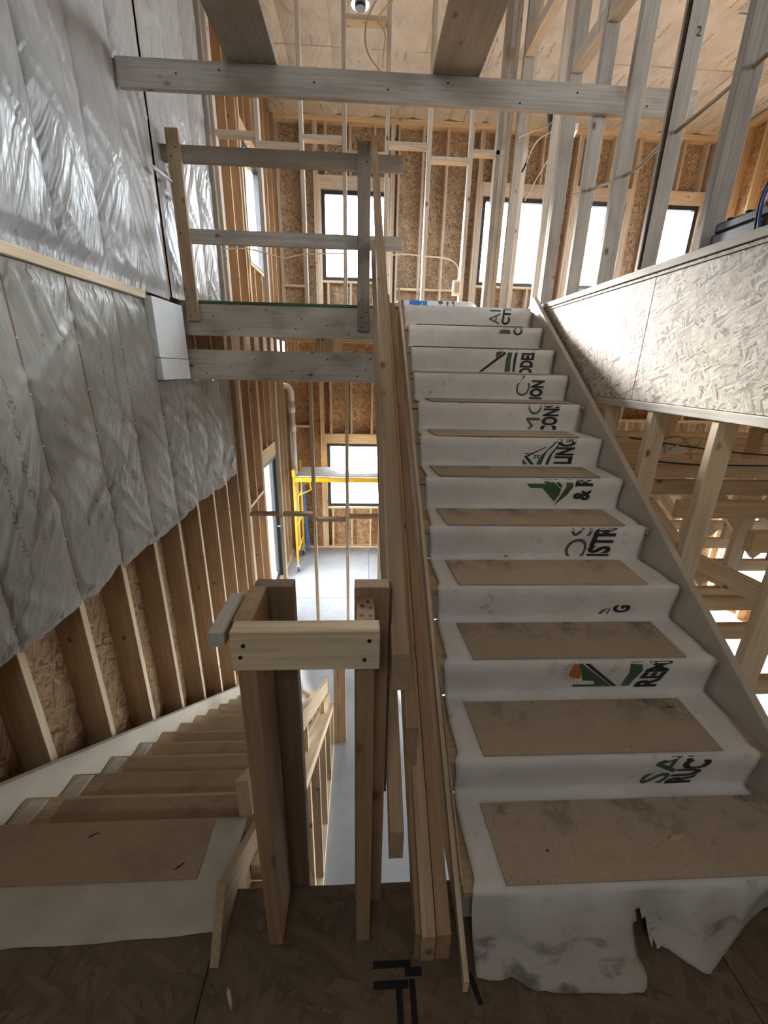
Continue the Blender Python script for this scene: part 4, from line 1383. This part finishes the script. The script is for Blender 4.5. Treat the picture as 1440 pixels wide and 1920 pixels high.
# knee wall and handrail on the open side of the lower flight
kw = thing('knee_wall', 'sloping half wall of pale studs on the open side of the lower stairs', 'half wall', (-0.33, 2.2, ZL))
KX0, KX1 = -0.374, -0.286
kz = lambda y: -0.442 - (y - 1.47) * 0.682
slope_board('sloped_plate', KX0, KX1, 0.95, kz(0.95), 3.46, kz(3.46), 0.038, 'pine', kw)
slope_board('sloped_plate', KX0, KX1 - 0.002, 0.95, kz(0.95) - 0.040, 3.46, kz(3.46) - 0.040, 0.038, 'pine_pale', kw)
block('bottom_plate', KX0, KX1, 0.9, 3.34, ZL, ZL + 0.037, 'pine_pale', kw, 'Y')
for k in range(7):
    y = 0.93 + k * 0.40
    block('stud', KX0, KX1, y - 0.019, y + 0.019, ZL + 0.038, kz(y) - 0.095, 'tan' if k % 2 else 'pine', kw, 'Z')
block('newel', -0.282, -0.244, 3.37, 3.46, ZL + 0.001, -1.02, 'spruce_brown', kw, 'Z')
block('newel', -0.241, -0.163, 3.37, 3.46, ZL + 0.001, -1.02, 'spruce_brown', kw, 'Z')
slope_board('stair_handrail', -0.374, -0.336, 0.915, 0.345, 3.50, -1.53, 0.145, 'pine', kw)
for k in range(3):
    y = 1.1 + k * 0.95
    block('rail_post', -0.370, -0.340, y - 0.02, y + 0.02, kz(y) + 0.014, 0.345 - (y - 0.915) * 0.725 - 0.16, 'pine', kw, 'Z')

# ================================================================== TRUSSES of the floor beyond the rim wall
for k, y in enumerate([1.45, 1.86, 2.27, 2.68, 3.10, 3.52, 3.94, 4.36]):
    t = thing('floor_truss', 'open pine floor truss beyond the stair, %s' % ['nearest with the bold diagonal', 'second from the stair foot', 'third from the stair foot', 'fourth from the stair foot',
              'fifth, carrying the white box', 'sixth from the stair foot', 'seventh from the stair foot', 'farthest under the back partition'][k], 'truss', (1.7, y, 0.45), 'floor trusses beyond the stair')
    block('top_chord', 1.56, XR - 0.02, y, y + 0.04, 0.84, 0.928, 'pine', t)
    block('bottom_chord', 1.56, XR - 0.02, y, y + 0.04, 0.12, 0.208, 'pine', t)
    if k == 1:
        block('strut', 1.56, 3.2, y + 0.041, y + 0.079, 0.28, 0.36, 'pine', t)
    xx = 1.58 if k > 1 else 2.45 if k else 2.9
    n = 0
    if k == 1:
        lumber('web_diagonal', (1.60, y + 0.02, 0.646), (2.42, y + 0.02, 0.29), 0.036, 0.11, 'pine', t)
    while xx < XR - 0.7:
        block('web_post', xx, xx + 0.09, y + 0.002, y + 0.038, 0.209, 0.839, 'pine_pale', t, 'Z')
        lumber('web_diagonal', (xx + 0.12, y + 0.02, 0.79), (xx + 0.64, y + 0.02, 0.25), 0.036, 0.085, 'pine', t)
        xx += 0.74
        n += 1
# inner wall at the far end of that floor
wi = struct('wall_far', 'low stud wall standing on the trusses under the upper floor')
block('bottom_plate', 1.6, XR - 0.05, 5.2, 5.289, 0.93, 0.967, 'pine', wi)
block('top_plate', 1.6, XR - 0.05, 5.2, 5.289, 1.75, 1.787, 'pine', wi)
for k in range(11):
    block('stud', 1.62 + k * SP, 1.658 + k * SP, 5.2, 5.289, 0.968, 1.749, 'pine', wi, 'Z')
block('sheathing_panel', 1.6, 3.8, 5.291, 5.303, 0.93, 1.787, 'osb', wi)
block('sheathing_panel', 3.804, XR - 0.05, 5.291, 5.303, 0.93, 1.787, 'osb', wi)
for k, (x, y) in enumerate(((2.62, 3.53), (2.84, 2.90), (3.3, 4.37))):
    block('timber_post', x, x + 0.09, y, y + 0.038, 0.929, 1.96, 'pine', grain='Z', label='pine post standing on the trusses, %s' % ['left of the white box', 'under the rim wall plate at right', 'farther back by the low wall'][k], category='post')
# ================================================================== SMALL THINGS
# tape marks on the landing
tp = thing('tape_marking', 'black painted corner mark on the landing below the sawn board ends', 'marking', (0.1, 0.6, 0))
for (a, b_, c, d) in ((0.034, 0.135, 0.640, 0.655), (0.118, 0.163, 0.622, 0.640), (0.034, 0.125, 0.600, 0.616), (0.092, 0.108, 0.47, 0.60), (0.127, 0.143, 0.47, 0.617)):
    block('bar', a, b_, c, d, 0.0004, 0.0016, 'tape', tp, bev=0)
raw('bar', [(0.283, 0.62, 0.0016), (0.296, 0.625, 0.0016), (0.312, 0.565, 0.0016), (0.298, 0.562, 0.0016)] + [(0.283, 0.62, 0.0004), (0.296, 0.625, 0.0004), (0.312, 0.565, 0.0004), (0.298, 0.562, 0.0004)],
    [(0, 1, 2, 3), (7, 6, 5, 4), (0, 1, 5, 4), (1, 2, 6, 5), (2, 3, 7, 6), (3, 0, 4, 7)], 'tape', tp)


def chip(x, y, z, l, wd, ang, mt, label, h=0.003):
    c, s_ = math.cos(ang), math.sin(ang)
    pts = [(-0.5, -0.1), (-0.2, -0.5), (0.2, -0.35), (0.5, 0.05), (0.15, 0.4), (-0.25, 0.5)]
    lo = [(x + c * p * l - s_ * q * wd, y + s_ * p * l + c * q * wd, z) for p, q in pts]
    hi = [(x + c * p * l * 0.8 - s_ * q * wd * 0.6, y + s_ * p * l * 0.8 + c * q * wd * 0.6, z + h) for p, q in pts]
    n = len(pts)
    return raw('wood_splinter', lo + hi, [tuple(range(n))[::-1], tuple(range(n, 2 * n))] + [(i, (i + 1) % n, n + (i + 1) % n, n + i) for i in range(n)], mt, label=label, category='splinter')


chip(1.145, 1.163, 0.344, 0.036, 0.006, -0.15, 'wood_chip', 'dark splinter lying on the second upper step from the bottom')
chip(0.966, 0.822, 0.179, 0.060, 0.016, 0.12, 'wood_raw', 'torn pale wood chip on the first upper step', 0.005)
chip(0.686, 1.771, 0.676, 0.022, 0.010, 0.1, 'wood_chip', 'small dark lump at the back of the fourth upper step')
chip(-0.573, 0.897, 0.0105, 0.036, 0.006, 0.7, 'wood_chip', 'dark splinter near the right edge of the brown landing board')
chip(-0.897, 1.000, 0.0105, 0.038, 0.006, 0.4, 'wood_chip', 'dark splinter at the far side of the brown landing board')
chip(0.55, 0.80, 0.179, 0.012, 0.007, 0.4, 'wood_chip', 'tiny dark crumb on the left half of the first upper step')
for k, (x, y, l, wd, an) in enumerate([(-0.18, 0.60, 0.07, 0.016, 0.5), (-0.10, 0.655, 0.06, 0.014, -0.6), (-0.14, 0.575, 0.05, 0.01, 1.2), (-0.33, 0.60, 0.05, 0.01, -1.1)]):
    chip(x, y, 0.0006, l, wd, an, 'wood_raw' if k == 3 else 'osb_floor', ['broad flake of board on the landing in front of the guard posts', 'flake of board on the landing between the two guard posts',
         'slim flake on the landing left of the black paint mark', 'pale straw like sliver at the end of the lower stair paper'][k], 0.002)

# scaffold in the far lower room
sc = thing('scaffold', 'yellow rolling scaffold with a pale plywood platform by the lower window', 'scaffold', (-0.4, 7.66, ZL))
SX = (-1.235, 0.62)
for x in SX:
    for y in (7.28, 8.05):
        tube('upright', (x, y, ZL + 0.20), (x, y, -0.22), 0.024, 'yellow', sc)
        tube('caster_stem', (x, y, ZL + 0.10), (x, y, ZL + 0.21), 0.012, 'steel', sc)
        tube('caster_wheel', (x - 0.016, y, ZL + 0.062), (x + 0.016, y, ZL + 0.062), 0.06, 'rubber', sc, 16)
        block('caster_fork', x - 0.028, x + 0.028, y - 0.025, y + 0.025, ZL + 0.075, ZL + 0.13, 'steel', sc)
    for z in (-1.85, -1.35, -0.85, -0.45):
        tube('rung', (x, 7.29, z), (x, 8.04, z), 0.016, 'yellow', sc)
    block('inner_stile', x - 0.012, x + 0.012, 7.60, 7.63, -1.85, -0.45, 'yellow', sc, 'Z')
for y in (7.28, 8.05):
    block('ledger', SX[0] + 0.02, SX[1] - 0.02, y - 0.02, y + 0.02, -0.455, -0.375, 'yellow', sc)
    tube('knee_brace', (SX[0], y, -0.75), (SX[0] + 0.30, y, -0.60), 0.012, 'yellow', sc)
    tube('knee_brace', (SX[0] + 0.30, y, -0.60), (SX[0] + 0.28, y, -0.455), 0.012, 'yellow', sc)
block('platform', SX[0] + 0.03, SX[1] - 0.03, 7.30, 8.03, -0.374, -0.352, 'deck', sc)
block('toe_clip', SX[0] - 0.03, SX[0] + 0.03, 7.25, 7.27, -0.36, -0.24, 'yellow', sc, 'Z')
raw('spirit_level', [(-1.20, 8.28, ZL + 0.003), (-1.14, 8.28, ZL + 0.003), (-1.14, 8.30, ZL + 0.003), (-1.20, 8.30, ZL + 0.003),
                     (-1.27, 8.40, -0.75), (-1.21, 8.40, -0.75), (-1.21, 8.418, -0.75), (-1.27, 8.418, -0.75)],
    [(0, 1, 2, 3), (4, 5, 6, 7), (0, 1, 5, 4), (1, 2, 6, 5), (2, 3, 7, 6), (3, 0, 4, 7)], 'blue', None, (0, 0.1, 1), label='blue straight edge leaning on the wall behind the yellow scaffold', category='tool')

# drain pipe in the corner of the far lower room
pv = thing('drain_pipe', 'white plastic drain pipe standing in the corner behind the scaffold', 'pipe', (-1.37, 8.3, ZL))
tube('pipe', (-1.375, 8.30, ZL), (-1.375, 8.30, 0.90), 0.052, 'white_plastic', pv, 20)
for z in (0.30, 0.66):
    tube('coupling', (-1.375, 8.30, z), (-1.375, 8.30, z + 0.13), 0.063, 'white_plastic', pv, 20)
cable('elbow', [(-1.375, 8.30, 0.88), (-1.375, 8.30, 1.0), (-1.39, 8.30, 1.10), (-1.46, 8.31, 1.15), (-1.55, 8.32, 1.16)], 0.056, 'white_plastic', pv)

# cables
cable('electrical_cable', [(0.236, 4.84, 2.60), (0.424, 4.84, 2.622), (0.604, 4.84, 2.603), (0.811, 4.84, 2.601), (0.924, 4.84, 2.571), (0.996, 4.84, 2.50), (0.985, 4.84, 2.39)], 0.007, 'cable_white',
      label='pale cable looping between studs down to the outlet box', category='cable')
ob = thing('outlet_box', 'white outlet box on a stud above the stair head', 'outlet', (0.975, 4.82, 2.32))
block('box', 0.93, 1.009, 4.79, 4.85, 2.25, 2.39, 'white_plastic', ob, 'Z', bev=0.004)
block('recess', 0.945, 0.994, 4.7885, 4.7899, 2.27, 2.37, 'cable_tan', ob, 'Z')
jb = thing('junction_box', 'white duct boot between the studs under the cross beam at right', 'box', (1.88, 4.70, 3.6))
raw('boot', [(1.79, 4.66, 3.53), (1.96, 4.66, 3.62), (1.99, 4.80, 3.62), (1.80, 4.80, 3.53), (1.79, 4.66, 3.57), (1.96, 4.66, 3.68), (1.99, 4.80, 3.68), (1.80, 4.80, 3.57)],
    [(0, 1, 2, 3), (7, 6, 5, 4), (0, 1, 5, 4), (1, 2, 6, 5), (2, 3, 7, 6), (3, 0, 4, 7)], 'white_plastic', jb)
tube('duct', (1.80, 4.74, 3.58), (1.74, 4.74, 3.86), 0.07, 'rubber', jb, 16)
cable('electrical_cable', [(1.73, 4.60, 3.66), (1.62, 4.68, 3.62), (1.50, 4.66, 3.585), (1.40, 4.64, 3.53)], 0.008, 'cable_tan', label='tan cable sticking out left from the white duct boot', category='cable')
cable('electrical_cable', [(1.77, 4.62, 3.60), (1.66, 4.64, 3.575), (1.57, 4.64, 3.51), (1.51, 4.62, 3.39), (1.50, 4.62, 3.34)], 0.008, 'cable_tan', label='tan cable with a black tip hanging below the white duct boot', category='cable')
cable('electrical_cable', [(1.50, 4.62, 3.335), (1.49, 4.62, 3.30), (1.47, 4.62, 3.27)], 0.011, 'cable_black', label='black taped end of the cable hanging below the duct boot', category='cable')
cable('electrical_cable', [(1.80, 4.63, 3.50), (1.73, 4.66, 3.42), (1.65, 4.66, 3.28), (1.56, 4.64, 3.12), (1.53, 4.64, 3.05)], 0.007, 'cable_tan', label='long tan cable drooping in front of the upper window left of the doorway', category='cable')
cable('electrical_cable', [(0.10, 4.80, 4.50), (0.02, 4.80, 4.39), (-0.006, 4.80, 4.25), (0.028, 4.80, 4.125), (0.134, 4.80, 4.03), (0.20, 4.82, 3.98)], 0.007, 'cable_tan', label='tan cable looping below the ceiling can at top centre', category='cable')
cable('electrical_cable', [(0.16, 4.80, 4.05), (0.165, 4.80, 4.15), (0.19, 4.80, 4.29), (0.10, 4.80, 4.36), (0.15, 4.80, 4.43), (0.24, 4.80, 4.50)], 0.007, 'cable_yellow', label='yellow cable kinked beside the ceiling can at top centre', category='cable')
for k in range(1, 3):
    cable('electrical_cable', [(1.62 + k * 0.03, 4.40, 5.2), (1.63 + k * 0.03, 4.38, 4.6), (1.60 + k * 0.04, 4.40, 4.0), (1.63 + k * 0.03, 4.42, 3.2), (1.62 + k * 0.03, 4.44, 2.1)], 0.007, 'cable_yellow',
          label='yellow cable running down beside the grey doorway studs, %s' % ('nearer the stair' if k == 1 else 'farther from the stair'), category='cable', group='yellow cables down the doorway studs')
cable('electrical_cable', [(XL + 0.02, 5.9, 3.0), (XL + 0.04, 6.02, 2.8), (XL + 0.03, 5.95, 2.55), (XL + 0.03, 6.0, 2.3)], 0.012, 'cable_yellow', label='yellow cable coil hung on the far left upper studs', category='cable')
cable('water_pipe', [(XH + 0.05, 3.45, 2.70), (XH + 0.05, 2.96, 2.60), (XH + 0.05, 2.65, 2.56), (XH + 0.05, 2.50, 2.60), (XH + 0.05, 2.21, 2.61), (XH + 0.05, 2.08, 2.62), (XH + 0.05, 1.60, 2.66)], 0.009, 'cable_tan',
      label='thin tan pipe threaded through the grey studs above the half wall', category='pipe')
cable('electrical_cable', [(-1.40, 4.83, 2.60), (-1.2, 4.83, 2.62), (-0.98, 4.83, 2.58), (-0.8, 4.83, 2.53), (-0.62, 4.83, 2.59), (-0.2, 4.83, 2.60)], 0.006, 'cable_white', label='thin pale cable strung across the left partition studs', category='cable')

# ceiling light cans
for (x, y, lab) in ((-0.05, 5.88, 'silver recessed light can on the ceiling at top centre'), (4.3, 5.8, 'silver recessed light can on the ceiling near the top right')):
    t = thing('ceiling_light', lab, 'ceiling light', (x, y, 5.2))
    tube('can', (x, y, 5.12), (x, y, 5.31), 0.10, 'steel', t, 20)
    tube('bulb_socket', (x, y, 5.09), (x, y, 5.118), 0.055, 'black_plastic', t, 16)
    block('hanger_bar', x - 0.2, x + 0.2, y + 0.09, y + 0.11, 5.26, 5.28, 'steel', t)

# plastic wrapped roll at the stair head
ro = thing('insulation_roll', 'white plastic wrapped bundle with blue print lying at the stair head', 'bundle', (0.65, 4.06, ZU))


def bundle(x0, x1, nm, mt, r):
    def fn(u, v):
        x = x0 + (x1 - x0) * u
        a = 2 * PI * v
        q = r * (1 + 0.10 * noise.noise(Vector((x * 14, math.sin(a) * 2, math.cos(a) * 2))))
        e = 1 - max(0, (abs((x - 0.645) / 0.36) - 0.88) * 5) * 0.7
        return (x, 4.09 + 0.085 * e * math.cos(a) * q / r, ZU + 0.053 + r * 0.52 * e * math.sin(a) * q / r)
    return grid(nm, fn, 24, 16, mt, ro)


bundle(0.285, 1.005, 'wrapping', 'wrap', 0.095)
bundle(0.40, 0.56, 'blue_print', 'blue', 0.099)
for k, (a, b_) in enumerate(((0.33, 0.352), (0.66, 0.70), (0.73, 0.75), (0.78, 0.80))):
    bundle(a, b_, 'grey_print', 'ink_olive', 0.0975)

# black case on the half wall
bc = thing('tool_case', 'black hard case with a red catch resting on the half wall', 'case', (1.52, 1.70, 2.022))
block('case_base', 1.455, 1.60, 1.42, 1.955, 2.023, 2.068, 'black_plastic', bc, 'Y', bev=0.006)
block('case_lid', 1.458, 1.597, 1.425, 1.95, 2.0685, 2.108, 'black_plastic', bc, 'Y', bev=0.008)
for k in range(6):
    block('lid_rib', 1.457, 1.598, 1.45 + k * 0.085, 1.47 + k * 0.085, 2.1082, 2.112, 'black_plastic', bc, 'X', bev=0.001)
block('catch', 1.49, 1.53, 1.72, 1.77, 2.112, 2.135, 'red', bc, bev=0.004)
cable('power_cord', [(1.45, 1.71, 2.026), (1.44, 1.72, 2.08), (1.445, 1.715, 2.16), (1.46, 1.69, 2.26), (1.48, 1.66, 2.35)], 0.005, 'cable_blue', label='blue power cord rising past the black case', category='cord')
cable('power_cord', [(1.45, 1.73, 2.026), (1.442, 1.735, 2.09), (1.448, 1.73, 2.17), (1.465, 1.70, 2.26), (1.485, 1.67, 2.34)], 0.004, 'cable_black', label='black power cord beside the blue cord at the case', category='cord')

# things on the trusses
eb = thing('electrical_box', 'white ceiling fixture box standing on the trusses beyond the stair', 'box', (2.43, 3.12, 0.93))
block('box', 2.345, 2.505, 3.08, 3.16, 0.930, 1.01, 'white_plastic', eb, bev=0.003)
block('metal_tray', 2.20, 2.335, 3.08, 3.16, 0.930, 0.985, 'steel', eb, bev=0.002)
cable('electrical_cable', [(2.21, 3.07, 0.97), (2.26, 3.05, 1.04), (2.36, 3.04, 1.08), (2.46, 3.05, 1.05), (2.53, 3.06, 0.97), (2.55, 3.06, 0.90)], 0.007, 'cable_tan', label='tan cable arching over the white fixture box', category='cable')
cable('electrical_cable', [(2.24, 2.92, 0.99), (2.32, 2.90, 1.05), (2.40, 2.89, 1.10), (2.48, 2.90, 1.06), (2.42, 2.92, 0.99)], 0.006, 'cable_yellow', label='yellow loop of cable beside the white fixture box', category='cable')
cable('electrical_cable', [(1.95, 2.66, 0.96), (2.2, 2.64, 0.94), (2.5, 2.66, 0.935), (3.0, 2.64, 0.94), (3.6, 2.66, 0.945)], 0.007, 'cable_black', label='black cable lying along the fourth truss', category='cable')
cable('electrical_cable', [(2.0, 3.03, 1.06), (2.5, 2.86, 1.00), (3.1, 2.80, 0.97), (3.5, 2.78, 0.96), (4.2, 2.70, 0.95)], 0.006, 'cable_black', label='black cable wandering across three trusses to the right', category='cable')

# lettering on the left film near the landing post
for k, (y, z, l) in enumerate(((3.66, 2.83, 0.03), (3.70, 2.80, 0.05), (3.68, 2.72, 0.06), (3.72, 2.66, 0.08))):
    block('red_print', XL + 0.070, XL + 0.0715, y, y + 0.05, z, z + 0.012 + 0.01 * (k % 2), 'red', wl, 'Y', bev=0)
    block('red_print', XL + 0.070, XL + 0.0715, y + 0.01, y + 0.022, z - l, z, 'red', wl, 'Z', bev=0)
tube('batten', (XL + 0.09, 3.36, 2.723), (XL + 0.085, 3.68, 2.752), 0.012, 'white_plastic', wl, 8, label='short white batten over the torn film')
